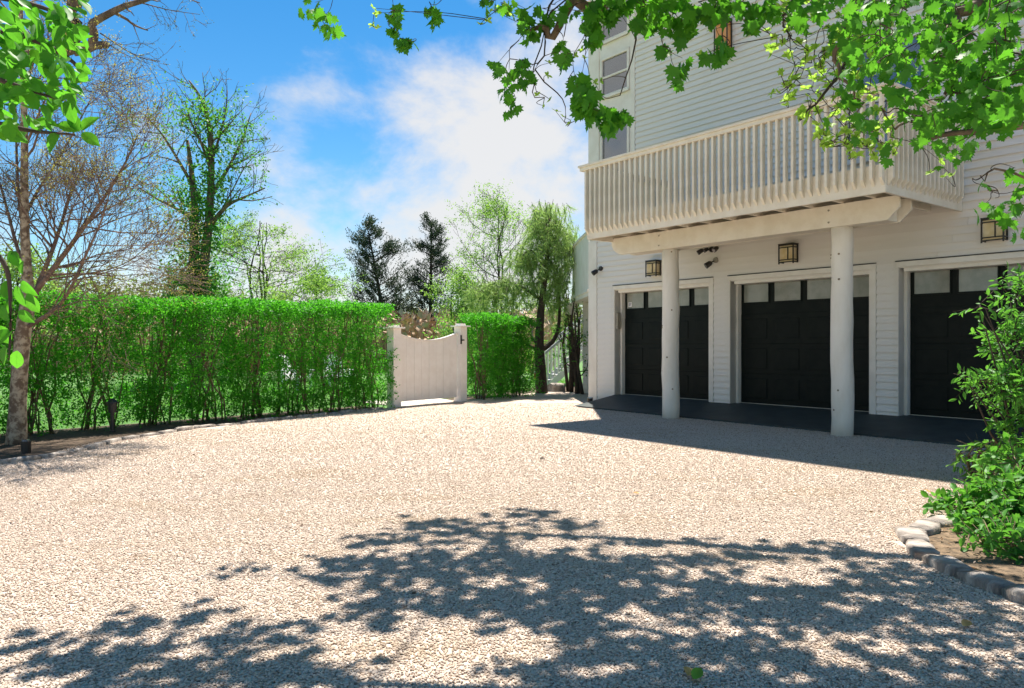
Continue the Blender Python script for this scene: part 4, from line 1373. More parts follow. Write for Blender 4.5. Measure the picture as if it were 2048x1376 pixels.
def privet(p, d, width, depth, H, seed, label, group, dense=1.0):
    rs = np.random.default_rng(seed)
    nrm = np.array([-d[1], d[0], 0])
    d3 = np.array([d[0], d[1], 0])
    base = np.array([p[0], p[1], 0.0])
    root = empty('privet_shrub', base, 0, label, 'hedge shrub', group)
    ns = 11
    ends = []
    for k in range(ns):
        s = d3 * rs.uniform(-.3, .3) * width + nrm * rs.normal(scale=.12)
        e = d3 * rs.uniform(-.55, .55) * width * 1.1 + nrm * rs.uniform(-.42, .42) * depth
        P = []
        for t in np.linspace(0, 1, 7):
            q = s + (e - s) * t ** 1.25 + np.array([0, 0, -.03 + (H - .12) * t])
            P.append(q + (rs.normal(scale=.03, size=3) if 0 < t else 0))
        P = np.array(P)
        link('stem', tube_mesh('stem', [(P, np.linspace(.016, .006, 7) * rs.uniform(.6, 1.25), 6)], M['stem']), root)
        ends.append(P)
    fine = []
    for P in ends:
        for j in range(9):
            t = rs.uniform(.12, .95) * 6
            i = min(int(t), 5)
            q = P[i] + (P[i + 1] - P[i]) * (t - i)
            e = q + np.array([rs.normal(scale=.14), rs.normal(scale=.14), rs.uniform(.12, .4)])
            fine.append((np.array([q, (q + e) / 2 + rs.normal(scale=.015, size=3), e]), np.array([.006, .0045, .0025]), 3))
    link('twigs', tube_mesh('twigs', fine, M['stem']), root)['kind'] = 'stuff'
    # leafy twigs: thick in the clipped top, looser below, ragged at the foot
    S = []
    n_top, n_mid = int(380 * dense * width / .8), int(1650 * dense * width / .8)
    x = rs.uniform(-.5, .5, n_top) * width * 1.12
    y = rs.uniform(-.5, .5, n_top) * depth
    zt = H - .06 - np.abs(rs.normal(scale=.07, size=n_top)) - .05 * np.abs(2 * y / depth) ** 3
    S.append(x[:, None] * d3 + y[:, None] * nrm + zt[:, None] * np.array([0, 0, 1]))
    cx, cz = rs.uniform(-.5, .5, 11) * width, rs.uniform(.2, H - .25, 11)
    x = rs.uniform(-.55, .55, n_mid) * width
    zz = .06 + (H - .18) * rs.beta(1.0, 1.1, n_mid)
    hole = np.min(np.hypot(x[:, None] - cx[None], (zz[:, None] - cz[None]) * .8), 1)
    keep = (hole > .15) | (rs.uniform(size=n_mid) < .22)
    y = np.sign(rs.uniform(-1, 1, n_mid)) * rs.uniform(.15, .5, n_mid) * depth
    keep &= rs.uniform(size=n_mid) < np.interp(zz, [.1, .3, .8, 2.2], [.8, 1.0, 1.0, 1.0])
    q = x[:, None] * d3 + y[:, None] * nrm + zz[:, None] * np.array([0, 0, 1])
    S.append(q[keep])
    S = np.concatenate(S)
    D = rdir(len(S), .55, rs)
    tl = twig_leaves(S, D, .17, 8, .046, 0.0, upn=.9)
    z_over = np.maximum(0, tl[0][:, 2] - H)
    tl[0][:, 2] -= z_over * .8
    link('foliage', leaf_mesh('foliage', *tl, T_QUAD, M['leaf_hedge']), root)['kind'] = 'stuff'


hA, hB = np.array([-2.72, 15.42]), np.array([-8.9, 8.75])
dv = (hB - hA) / np.linalg.norm(hB - hA)
Ltot = np.linalg.norm(hB - hA)
nh = 11
for i in range(nh):
    p = hA + dv * Ltot * (i + .4) / nh + np.array([-dv[1], dv[0]]) * (-.05)
    lab = 'privet shrub of the long hedge nearest the gate' if i == 0 else ORD[i] + ' privet shrub of the long hedge, counting from the gate'
    privet(p, dv, Ltot / nh, .85, 2.10 + .03 * math.sin(i * 2.1) - .012 * i, 100 + i, lab, 'long clipped hedge', 1.0 if i not in (6, 7) else .85)
hA, hB = np.array([-.78, 17.55]), np.array([.35, 19.35])
dv = (hB - hA) / np.linalg.norm(hB - hA)
for i in range(3):
    p = hA + dv * np.linalg.norm(hB - hA) * (i + .3) / 3
    privet(p, dv, .78, .95, 2.0 - .03 * i, 130 + i, ['privet shrub of the short hedge beside the latch post', 'middle privet shrub of the short hedge right of the gate', 'privet shrub of the short hedge nearest the weeping pine'][i], 'short clipped hedge', 1.25)

# ---- dry reeds and far woods
n = 9000
rs = np.random.default_rng(81)
pos = np.stack([rs.uniform(-30, 2, n), 34 + rs.uniform(0, 12, n), np.zeros(n)], 1)
ax = rdir(n, 9)
sz = rs.uniform(1.7, 3.0, n)
tmp = T_NEEDLE[0].copy()
tmp[:, 0] *= .028
V1, T1 = leaf_arrays(pos, ax, rdir(n), sz, (tmp, T_NEEDLE[1]))
pl = pos + unit(ax) * sz[:, None] * .92
V2, T2 = leaf_arrays(pl, rdir(n, 1.0), rdir(n), rs.uniform(.25, .5, n), T_QUAD)
o = link('reeds', fast_mesh('reeds', np.concatenate([V1, V2]), np.concatenate([T1, T2 + len(V1)]), M['reed']))
tag(o, 'band of dry tan reeds beyond the lawn', 'reeds', None, 'stuff')
S = []
for k in range(150):
    a = rs.uniform(-1.15, .35)
    Yw = rs.uniform(75, 120)
    X = a * Yw
    px = 1024 + 1500 * a
    topz = np.interp(px, [-500, 0, 180, 330, 420, 700, 1000, 1500], [16, 14, 11.5, 10.0, 7.5, 6.0, 6.5, 6.5]) * Yw / 90
    hgt = topz * rs.uniform(.55, 1.0)
    m_ = 110
    dd = unit(rs.normal(size=(m_, 3)))
    S.append(np.array([X, Yw, hgt * .55]) + dd * rs.uniform(.5, 1, (m_, 1)) * np.array([3.6, 3.0, hgt * .45]))
S = np.concatenate(S)
tl = twig_leaves(S, rdir(len(S), .3), 1.1, 4, .50, 0, upn=.5)
o = link('distant_woods', leaf_mesh('distant_woods', *tl, T_QUAD, M['leaf_olive']))
tag(o, 'far olive and brown wooded rise along the horizon', 'woods', None, 'stuff')

# ---- shrubs in the bed at the right
def leafy_shrub(name, base, blobs, label, leaf, seed, lsize, tmpl, nobj, per=7, group=None, sticks=6, droop=.15, twl=.16, bark='stem', upn=1.2):
    """leafy twigs through a few lobes; the largest leaves are pieces of their own"""
    rs = np.random.default_rng(seed)
    base = np.array(base, float)
    S, D, out = [], [], []
    for (c, rr_, n) in blobs:
        c = np.array(c, float)
        d = unit(rs.normal(size=(n, 3)) + np.array([-.15, -.35, .35]))
        P = c + d * rs.uniform(.35, 1.0, (n, 1)) * np.array(rr_)
        P[:, 2] = np.maximum(P[:, 2], .05)
        S.append(P)
        D.append(d + rs.normal(scale=.4, size=(n, 3)))
        for k in range(sticks):
            e = P[rs.integers(0, n)]
            b0 = base + np.array([rs.normal(scale=.08), rs.normal(scale=.08), 0])
            mid = (b0 + e) / 2 + np.array([rs.normal(scale=.05), rs.normal(scale=.05), .05])
            out.append((np.array([b0, mid, e]), np.array([.014, .010, .004]), 5))
    S, D = np.concatenate(S), np.concatenate(D)
    for s, d in zip(S, unit(D)):
        out.append((np.array([s - d * .05, s + d * twl]), np.array([.004, .002]), 3))
    tl = twig_leaves(S, D, twl, per, lsize, droop, upn=upn)
    root = empty(name, base, 0, label, 'shrub', group)
    link('stems', tube_mesh('stems', [(p - base, r, k) for p, r, k in out], M[bark]), root)['kind'] = 'stuff'
    leaf_parts(root, base, tl, tmpl, leaf, nobj)
    return root


def leaf_parts(root, base, tl, tmpl, leaf, nobj):
    """the leaves nearest the viewer as single pieces, the rest as one mass"""
    pos, ax, nr, sz = tl
    vis = (np.abs(pos[:, 0] / pos[:, 1]) < .69) & ((pos[:, 2] - 1.3) / pos[:, 1] < .46) & ((pos[:, 2] - 1.3) / pos[:, 1] > -.46)
    score = np.where(vis, sz / pos[:, 1], -1)
    order = np.argsort(-score)
    sel = [i for i in order[:nobj] if score[i] > 0]
    rest = np.ones(len(pos), bool)
    rest[sel] = False
    ax = unit(ax)
    side = unit(np.cross(ax, nr))
    nn = np.cross(side, ax)
    mes = []
    for c_, f_, t_ in ((.10, .10, 0), (.30, .25, .1), (.20, -.15, -.12), (.45, .35, .05), (-.12, .2, .15)):
        tv = tmpl[0].copy()
        tv[:, 2] += -c_ * tv[:, 1] ** 2 + f_ * np.abs(tv[:, 0]) + t_ * tv[:, 0] * tv[:, 1]
        mes.append(fast_mesh('leaf', tv, tmpl[1], M[leaf]))
    for i in sel:
        me = mes[i % 5]
        mt = Matrix(((side[i][0], ax[i][0], nn[i][0]), (side[i][1], ax[i][1], nn[i][1]), (side[i][2], ax[i][2], nn[i][2]))).to_4x4()
        o = link('leaf', me, root)
        o.matrix_basis = Matrix.Translation(Vector(pos[i] - base)) @ mt @ Matrix.Scale(float(sz[i]), 4)
    if rest.any():
        link('foliage', leaf_mesh('foliage', pos[rest] - base, ax[rest], nr[rest], sz[rest], tmpl, M[leaf]), root)['kind'] = 'stuff'


def blob(px, py, Y, rx, ry, rz, n):
    return (at(px, py, Y), (rx, ry, rz), n)


leafy_shrub('leafy_shrub', (4.7, 6.6, 0), [blob(2045, 605, 6.5, .16, .3, .22, 44), blob(2030, 690, 6.4, .20, .3, .18, 54), blob(2015, 775, 6.3, .22, .3, .15, 60), blob(2075, 800, 6.5, .32, .4, .35, 60), blob(1965, 762, 6.2, .13, .15, .05, 14), blob(2070, 700, 6.8, .3, .4, .35, 50), blob(2035, 870, 6.4, .22, .3, .20, 40), blob(1960, 614, 6.2, .05, .1, .03, 4)],
            'tall glossy green shrub rising before the last garage door', 'leaf_shrub', 91, .068, T_LANCE, 300, 8, sticks=3, bark='barkdark')
leafy_shrub('leafy_shrub', (3.75, 5.55, 0), [blob(2000, 1010, 5.5, .20, .3, .18, 56), blob(2055, 955, 5.7, .30, .4, .26, 70), blob(2030, 1080, 5.1, .27, .3, .17, 80), blob(1930, 1020, 5.6, .13, .2, .09, 34), blob(2050, 1030, 5.4, .35, .4, .3, 80), blob(1965, 1065, 5.3, .12, .15, .08, 26)],
            'low dense green shrub spilling towards the stone edging', 'leaf_shrub', 92, .058, T_OVAL, 300, 8)
leafy_shrub('drooping_shrub', (4.45, 7.2, 0), [blob(1955, 905, 7.0, .17, .2, .10, 30), blob(1990, 930, 6.8, .18, .2, .10, 24)],
            'small pale shrub with drooping leaves at the edge of the gravel', 'leaf_bright', 93, .075, T_LANCE, 120, 6, droop=.7)
leafy_shrub('ivy_patch', (3.3, 4.6, 0), [blob(1990, 1125, 4.75, .22, .2, .07, 30), blob(2035, 1120, 4.7, .2, .2, .10, 30)],
            'trailing green ivy on the bed just behind the stone edging', 'leaf_ivy', 94, .055, T_OVAL, 120, 5)

# ---- oval leaved tree at the top left, close to the camera, trunk left of the picture
rs = np.random.default_rng(95)
base = np.array([-3.4, 3.3, 0.0])
main = [(np.array([base, base + [.05, .02, 1.2], base + [.12, 0, 2.4], base + [.3, 0, 3.4], base + [.35, .1, 4.4]]), np.array([.07, .06, .05, .035, .02]), 8)]
brs = [pxline([(-700, 300), (-350, 290), (-100, 250), (0, 245), (60, 262), (150, 268)], 3.1, .03, .004, 6),
       pxline([(-600, 120), (-300, 80), (-60, 60), (60, 70), (150, 120), (170, 160)], 3.2, .03, .004, 6, .2),
       pxline([(-600, -50), (-300, -40), (-60, -20), (80, 10), (150, 40)], 3.2, .03, .004, 6, .2),
       pxline([(-600, 200), (-200, 170), (-20, 150), (60, 180), (125, 200)], 3.0, .02, .004, 6),
       pxline([(-700, 500), (-350, 480), (-100, 470), (-10, 500), (20, 540), (22, 640), (18, 720)], 3.0, .02, .003, 6)]
pos, ax, nr, sz = [], [], [], []


def add_leaf(p, a, n_, s):
    pos.append(p), ax.append(a), nr.append(n_), sz.append(s)


regions = [(40, 40, 110, 60, 58), (90, 90, 70, 50, 36), (60, 150, 80, 50, 42), (30, 205, 55, 45, 30), (115, 150, 40, 30, 14), (60, 10, 100, 20, 26), (120, 190, 22, 22, 8), (10, 100, 40, 90, 30), (0, 230, 60, 30, 20)]
for cx, cy, rx, ry, n in regions:
    for _ in range(n):
        p = at(cx + rs.uniform(-1, 1) * rx, cy + rs.uniform(-1, 1) * ry, 3.1 + rs.uniform(-.25, .35))
        add_leaf(p, np.array([rs.normal(scale=.6) + .4, rs.normal(scale=.5), -.55 + rs.normal(scale=.4)]), rs.normal(size=3) * .8 + np.array([0, -.1, .8]), rs.uniform(.055, .10))
for x, y, dx, dz in ((158, 262, -1, .25), (160, 262, -.55, 1.0), (163, 260, .7, .7), (163, 264, 1, -.6), (120, 266, -.3, -.4)):
    add_leaf(at(x, y, 3.1), np.array([dx, -.15, dz]), np.array([.2, -1, .5]), .085)
for x, y in ((20, 500), (45, 520), (8, 560), (30, 570), (50, 560), (18, 600), (40, 620), (5, 650), (12, 690), (28, 660), (60, 585), (0, 610), (35, 500), (30, 700)):
    add_leaf(at(x + rs.uniform(-6, 6), y, 3.0), np.array([rs.normal(scale=.5), rs.normal(scale=.4), -.9]), rs.normal(size=3) * .4 + np.array([0, -.8, .5]), rs.uniform(.06, .09))
root = empty('oval_leaved_tree', base, 0, 'near tree with broad oval leaves hanging in at the top left', 'tree')
link('trunk', tube_mesh('trunk', [(p - base, r, k) for p, r, k in main], M['bark']), root)
for l in brs:
    link('branch', tube_mesh('branch', [(l[0] - base, l[1], l[2])], M['barkdark']), root)
leaf_parts(root, base, (np.array(pos), np.array(ax), np.array(nr), np.array(sz)), T_OVAL, 'leaf_oval', 300)

# ---- maple spreading over the drive from the right; trunk right of the picture
rs = np.random.default_rng(97)
base = np.array([6.4, 5.9, 0.0])
trunkl = (np.array([base + [0, 0, -.1], base + [-.03, 0, 1.3], base + [-.1, .05, 2.8], base + [-.2, .1, 4.2], base + [-.35, .2, 5.8], base + [-.5, .3, 7.5]]), np.array([.27, .22, .20, .18, .13, .06]), 14)
fork = base + np.array([-.2, .1, 4.2])


def wl(pts, r0, r1, k=7):
    P = np.array(pts, float)
    t = np.linspace(0, 1, len(P))
    tt = np.linspace(0, 1, len(P) * 3)
    Q = np.stack([np.interp(tt, t, P[:, i]) for i in range(3)], 1)
    for _ in range(2):
        Q[1:-1] = (Q[:-2] + 2 * Q[1:-1] + Q[2:]) / 4
    Q[1:-1] += rs.normal(scale=.06, size=(len(Q) - 2, 3))
    Q[1:-1] = (Q[:-2] + 2 * Q[1:-1] + Q[2:]) / 4
    return (Q, np.linspace(r0, r1, len(Q)), k)


br = [wl([fork, (4.4, 6.2, 5.2), (2.6, 6.2, 5.2), (1.4, 6.1, 4.7), at(1200, -10, 6.0), at(1165, 12, 6.0), at(1135, 45, 6.0), at(1090, 62, 6.0), at(1062, 60, 6.0)], .09, .016),
      wl([fork, (4.6, 6.8, 5.8), (2.8, 7.3, 6.2), (1.2, 7.6, 6.1), (0.0, 7.8, 5.9), (-1.0, 7.6, 5.7)], .10, .02),
      wl([fork, (4.8, 5.6, 5.2), (3.2, 5.2, 5.2), (1.6, 5.0, 4.9), (0.2, 4.9, 4.7), (-1.0, 4.8, 4.4), (-1.9, 4.6, 4.2)], .10, .015),
      wl([base + [-.15, .08, 3.6], (5.0, 5.3, 4.0), (3.9, 4.9, 4.0), at(2000, 10, 4.5), at(1905, 15, 4.5), at(1898, 60, 4.5), at(1912, 90, 4.5), at(1914, 140, 4.5), at(1926, 188, 4.5)], .06, .006),
      wl([(3.9, 4.9, 4.0), (3.0, 4.9, 3.9), at(1715, -10, 4.9), at(1690, 50, 4.9), at(1672, 105, 4.9), at(1683, 165, 4.9), at(1702, 195, 4.9), at(1712, 226, 4.9)], .03, .005),
      wl([base + [-.1, .05, 3.0], (4.6, 5.3, 3.2), at(2060, 250, 4.4), at(1980, 240, 4.4), at(1900, 252, 4.4), at(1850, 262, 4.4), at(1790, 258, 4.4)], .035, .006),
      wl([(1.6, 5.0, 4.9), (.6, 5.8, 5.0), at(950, -30, 6.0), at(880, -15, 6.0), at(780, -20, 6.0), at(680, -20, 6.0)], .03, .006),
      wl([base + [-.12, .06, 3.2], (4.8, 5.6, 3.1), at(2070, 330, 5.0), at(2010, 345, 5.0), at(1960, 350, 5.0)], .02, .004)]
node_pts = np.concatenate([b[0] for b in br])
twigs, P_, A_, N_, Z_ = [], [], [], [], []


def mleaf(p, s, hang=1.0):
    P_.append(p)
    A_.append(np.array([rs.normal(scale=.55), rs.normal(scale=.55), -hang + rs.normal(scale=.35)]))
    N_.append(np.array([rs.normal(scale=.8), rs.normal(scale=.8), .35 + rs.normal(scale=.5)]))
    Z_.append(s)


def twig_to(c, r=.004):
    """join a spray to the tree: to a limb, or to a twig already there"""
    global node_pts
    d = np.linalg.norm(node_pts - c, axis=1) + np.maximum(0, c[2] - node_pts[:, 2]) * .8
    o_ = np.argsort(d)[:3]
    a = node_pts[o_[rs.integers(0, len(o_))]]
    mid = (a + c) / 2 + np.array([rs.normal(scale=.06), rs.normal(scale=.06), .14 * np.linalg.norm(c - a)])
    P = np.array([a, (a + mid) / 2 + rs.normal(scale=.02, size=3), mid, (mid + c) / 2 + rs.normal(scale=.02, size=3), c])
    twigs.append((P, np.array([r, r * .9, r * .75, r * .6, r * .4]), 4))
    node_pts = np.concatenate([node_pts, P[2:]])


# sprays seen against the sky and the house: (px, py, spread, leaves, distance)
SPRAYS = [(630, 15, 16, 6, 6), (650, 40, 16, 6, 6), (668, 62, 10, 3, 6), (790, 30, 12, 5, 6), (785, 55, 10, 4, 6), (800, 85, 14, 5, 6), (822, 85, 7, 2, 6), (862, 18, 14, 5, 6), (868, 38, 8, 3, 6),
          (978, 10, 14, 4, 6), (1010, 5, 16, 5, 6), (1050, 30, 20, 6, 6), (1062, 60, 12, 4, 6), (1085, 28, 18, 6, 6), (1100, 38, 14, 4, 6), (1060, 62, 14, 3, 6), (1118, 100, 16, 7, 6), (1126, 122, 8, 3, 6),
          (1000, 130, 14, 5, 6), (1018, 150, 14, 5, 6), (1045, 130, 16, 6, 6), (1060, 145, 12, 4, 6), (1010, 190, 16, 5, 6), (1022, 212, 10, 3, 6), (1040, 160, 12, 4, 6),
          (1180, 40, 24, 9, 5.6), (1195, 15, 26, 10, 5.6), (1225, 20, 22, 8, 5.6), (1185, 75, 14, 5, 5.6), (1165, 155, 18, 7, 5.7), (1155, 185, 16, 6, 5.7), (1160, 205, 16, 7, 5.7), (1185, 220, 16, 7, 5.7), (1205, 228, 16, 8, 5.7), (1230, 240, 16, 8, 5.7), (1210, 255, 12, 5, 5.7), (1245, 225, 10, 4, 5.7), (1180, 200, 14, 5, 5.7),
          (1290, 20, 22, 8, 5.4), (1280, 45, 14, 5, 5.4), (1320, 30, 20, 8, 5.4), (1345, 45, 16, 6, 5.4), (1360, 65, 12, 4, 5.4), (1325, 100, 12, 4, 5.6), (1365, 125, 14, 5, 5.6), (1355, 150, 10, 4, 5.6), (1380, 60, 10, 3, 5.4),
          (1405, 15, 18, 6, 5.2), (1430, 20, 20, 7, 5.2), (1440, 85, 14, 5, 5.2), (1425, 110, 10, 4, 5.2), (1448, 100, 10, 4, 5.2), (1230, 5, 22, 7, 5.5), (1265, 5, 20, 7, 5.5), (1310, 5, 22, 7, 5.4), (1360, 8, 22, 7, 5.4), (1385, 25, 16, 5, 5.3), (1455, 10, 20, 6, 5.1), (1540, 8, 18, 5, 5.0), (1585, 15, 20, 6, 4.9), (1630, 10, 20, 6, 4.8), (1140, 8, 20, 6, 5.8), (1480, 15, 16, 6, 5.0), (1510, 20, 16, 6, 5.0), (1500, 45, 10, 3, 5.0)]
for px, py, sp, n, Y in SPRAYS:
    c = at(px, py - sp * .7, Y)
    twig_to(c)
    for _ in range(int(n * 1.5 + .5)):
        mleaf(at(px + rs.normal(scale=sp * .6), py + rs.normal(scale=sp * .6), Y + rs.normal(scale=.10)), rs.uniform(.062, .112) * (1 if Y < 5.8 else .95))
# the mass at the right
k = 0
while k < 195:
    px, py = rs.uniform(1660, 2075), rs.uniform(-20, 325)
    low = np.interp(px, [1660, 1690, 1760, 1800, 1850, 1900, 1950, 2000, 2075], [150, 255, 270, 200, 290, 320, 310, 230, 250])
    if py > low or rs.uniform() > np.interp(px, [1660, 1760, 1850, 2050], [.35, .6, .95, 1.0]):
        continue
    k += 1
    Y = rs.uniform(3.9, 4.9)
    sp = rs.uniform(18, 30)
    if k % 2:
        twig_to(at(px, py - 20, Y))
    for _ in range(5):
        mleaf(at(px + rs.normal(scale=sp * .7), py + rs.normal(scale=sp * .7), Y + rs.normal(scale=.12)), rs.uniform(.045, .085))
for px, py, n in ((2030, 350, 6), (1975, 385, 3), (2020, 420, 5), (2040, 450, 4), (1965, 425, 4), (1990, 410, 4), (2035, 395, 4)):
    twig_to(at(px, py - 15, 5.0))
    for _ in range(n):
        mleaf(at(px + rs.normal(scale=14), py + rs.normal(scale=14), 5.0 + rs.normal(scale=.1)), rs.uniform(.06, .09))
# crown above the picture: it shades the drive
SH = [(880, 1060, 45, 16), (960, 1060, 55, 18), (1060, 1040, 60, 14), (1110, 1060, 55, 14), (800, 1090, 50, 12), (720, 1110, 50, 10), (650, 1150, 45, 10), (780, 1150, 70, 16), (900, 1120, 80, 24), (1000, 1110, 80, 22),
      (760, 1215, 50, 10), (860, 1205, 80, 20), (985, 1200, 85, 22), (1100, 1140, 90, 26), (1200, 1130, 90, 24), (1320, 1120, 90, 22), (1440, 1110, 90, 20), (1560, 1110, 80, 18), (1680, 1120, 90, 18), (1800, 1130, 80, 16),
      (1250, 1210, 110, 30), (1120, 1250, 110, 32), (1380, 1190, 110, 30), (1500, 1200, 110, 26), (1640, 1210, 110, 24), (1760, 1230, 110, 22), (1900, 1230, 110, 22), (2020, 1260, 110, 22),
      (1230, 1345, 100, 24), (1350, 1310, 130, 34), (1520, 1320, 130, 30), (1700, 1340, 130, 26), (1880, 1350, 130, 24),
      (545, 1262, 30, 8), (500, 1312, 35, 10), (560, 1350, 45, 12), (455, 1350, 40, 8), (345, 1250, 22, 4), (310, 1300, 30, 5), (205, 1275, 16, 3), (195, 1315, 18, 3), (190, 1362, 22, 3), (1300, 1420, 140, 26), (1600, 1430, 140, 24), (520, 1410, 50, 6)]
for px, py, sp, n in SH:
    for q in range(max(2, n // 4)):
        g = gnd(px + rs.normal(scale=sp * .42), py + rs.normal(scale=sp * .20))
        zc = (1.3 + .475 * g[1]) / (1 - .475 / TAN) + rs.uniform(.25, .9)
        c = np.array([g[0] + SUN_H[0] * zc / TAN, g[1] + SUN_H[1] * zc / TAN, zc])
        a_ = rs.uniform(-.5, 1.5)
        dr = np.array([-math.cos(a_), math.sin(a_), .05])
        twig_to(c - dr * .28 + np.array([0, 0, .03]), .007)
        twigs.append((np.array([c - dr * .28, c + rs.normal(scale=.02, size=3), c + dr * .34]), np.array([.006, .0045, .002]), 4))
        for _ in range(13 if px < 1250 else 9):
            t_ = rs.uniform(-.3, .36)
            mleaf(c + dr * t_ + rs.normal(scale=(.055, .055, .04)), rs.uniform(.09, .14) * (1.1 - .5 * abs(t_)), .35)
cv = []  # unseen foliage added over and behind the camera to cut sky light
while len(cv) < 230:
    c = np.array([rs.uniform(-4.5, 9), rs.uniform(-4, 5), rs.uniform(4.6, 9)])
    if c[1] - c[2] / TAN > 1.5 or c[2] < 1.3 + .50 * max(c[1], 0) + .3 or np.linalg.norm((c - np.array([2.5, 1.5, 6.5])) / np.array([7, 5.5, 3])) > 1:
        continue
    cv.append(c)
cv = np.array(cv)
for c in cv[::9]:
    twig_to(c, .012)
sky_block_crown = twig_leaves(cv, rdir(len(cv), -.2), .7, 9, .17, .2)
root = empty('maple_tree', base, 0, 'maple with hanging lobed leaves spreading over the drive from the right', 'tree')
link('trunk', tube_mesh('trunk', [(trunkl[0] - base, trunkl[1], 14)], M['bark']), root)
for l in br:
    link('branch', tube_mesh('branch', [(l[0] - base, l[1], l[2])], M['bark']), root)
link('twigs', tube_mesh('twigs', [(p - base, r, k_) for p, r, k_ in twigs], M['barkdark']), root)['kind'] = 'stuff'
leaf_parts(root, base, (np.array(P_), np.array(A_), np.array(N_), np.array(Z_)), T_MAPLE, 'leaf_maple', 300)
link('crown', leaf_mesh('crown', sky_block_crown[0] - base, *sky_block_crown[1:], T_QUAD, M['leaf_maple']), root)['kind'] = 'stuff'  # the added foliage that blocks sky light, out of view

# ---- pale leaved tree mingling with the maple
rs = np.random.default_rng(99)
base = np.array([5.6, 7.0, 0.0])
P2, A2, N2, Z2, tw2 = [], [], [], [], []
b2 = [wl([base + [0, 0, -.1], base + [-.1, 0, 1.5], base + [-.3, -.2, 3.0], (4.6, 6.3, 4.2), (3.6, 5.9, 4.6)], .09, .04, 9),
      wl([(4.6, 6.3, 4.2), (3.4, 5.7, 4.1), at(1760, 20, 5.5), at(1720, 120, 5.5), at(1650, 190, 5.5), at(1600, 240, 5.5)], .03, .005),
      wl([(4.6, 6.3, 4.2), (3.6, 5.8, 4.5), at(1640, -30, 5.5), at(1570, 40, 5.5), at(1575, 80, 5.5)], .03, .005),
      wl([(4.6, 6.3, 4.2), (3.2, 5.9, 4.6), at(1400, -60, 5.8), at(1300, -20, 5.8), at(1260, 60, 5.8), at(1240, 190, 5.8)], .02, .004),
      wl([base + [-.3, -.2, 3.0], (4.6, 6.2, 3.3), at(2040, 130, 5.4), at(1930, 110, 5.4), at(1800, 130, 5.4)], .02, .004),
      wl([(3.2, 5.9, 4.6), (1.0, 6.0, 4.6), at(1080, 20, 6.1), at(1085, 90, 6.1), at(1098, 150, 6.1), at(1105, 210, 6.1), at(1140, 245, 6.1)], .012, .003, 5),
      wl([(1.0, 6.0, 4.6), at(1100, 30, 6.1), at(1060, 130, 6.1), at(1072, 190, 6.1), at(1085, 215, 6.1)], .008, .003, 5)]
np2 = np.concatenate([b[0] for b in b2[1:]])


def whorl(c, s, n=6):
    u = unit(np.array([rs.normal(scale=.5), rs.normal(scale=.5), .7 + rs.normal(scale=.4)]))
    e1 = unit(np.cross(u, rs.normal(size=3)))
    e2 = np.cross(u, e1)
    for j in range(n):
        a = 2 * math.pi * j / n + rs.uniform(-.3, .3)
        P2.append(c)
        A2.append(e1 * math.cos(a) + e2 * math.sin(a) + u * .35)
        N2.append(u + rs.normal(scale=.2, size=3))
        Z2.append(s * rs.uniform(.7, 1.15))
    global np2
    o_ = np.argsort(np.linalg.norm(np2 - c, axis=1))[:5]
    a_ = np2[o_[rs.integers(0, len(o_))]]
    mid = (a_ + c) / 2 + rs.normal(scale=.04, size=3)
    tw2.append((np.array([a_, mid, c]), np.array([.0042, .003, .0018]), 3))
    np2 = np.concatenate([np2, [mid, c]])


k = 0
while k < 230:
    px, py = rs.uniform(1535, 1790), rs.uniform(-5, 300)
    if py > np.interp(px, [1535, 1600, 1650, 1720, 1790], [190, 230, 300, 290, 320]) or rs.uniform() > np.interp(px, [1535, 1620, 1700, 1790], [.35, 1, 1, .5]):
        continue
    k += 1
    whorl(at(px, py, 5.5 + rs.normal(scale=.15)), rs.uniform(.035, .06))
for _ in range(26):
    whorl(at(rs.uniform(1690, 1800), rs.uniform(250, 320), 5.4 + rs.normal(scale=.1)), rs.uniform(.035, .055))
for px, py in ((1095, 150), (1098, 125), (1075, 190), (1085, 210), (1100, 200), (1112, 222), (1125, 232), (1140, 245), (1150, 110), (1165, 100), (1168, 115), (1190, 165), (1200, 160), (1180, 170), (985, 20), (1000, 15), (960, 48), (975, 40), (1020, 30), (1012, 8), (745, 15), (752, 25), (745, 50), (755, 55), (1230, 15), (1420, 60), (1400, 110), (1410, 118), (1500, 70), (1505, 65), (1880, 320), (1900, 315), (1860, 345), (1905, 350), (1890, 352), (1960, 70), (1990, 90), (2010, 60), (2025, 95), (1950, 110), (2040, 80)):
    whorl(at(px, py, 5.9 if px < 1300 else 5.4), .042, 4)
root = empty('pale_leaved_tree', base, 0, 'tree with small pale whorled leaves mingling with the maple before the balcony', 'tree')
link('trunk', tube_mesh('trunk', [(b2[0][0] - base, b2[0][1], 9)], M['bark']), root)
for l in b2[1:]:
    link('branch', tube_mesh('branch', [(l[0] - base, l[1], l[2])], M['barkdark']), root)
link('twigs', tube_mesh('twigs', [(p - base, r, k_) for p, r, k_ in tw2], M['barkdark']), root)['kind'] = 'stuff'
leaf_parts(root, base, (np.array(P2), np.array(A2), np.array(N2), np.array(Z2)), T_OVAL, 'leaf_pale', 300)

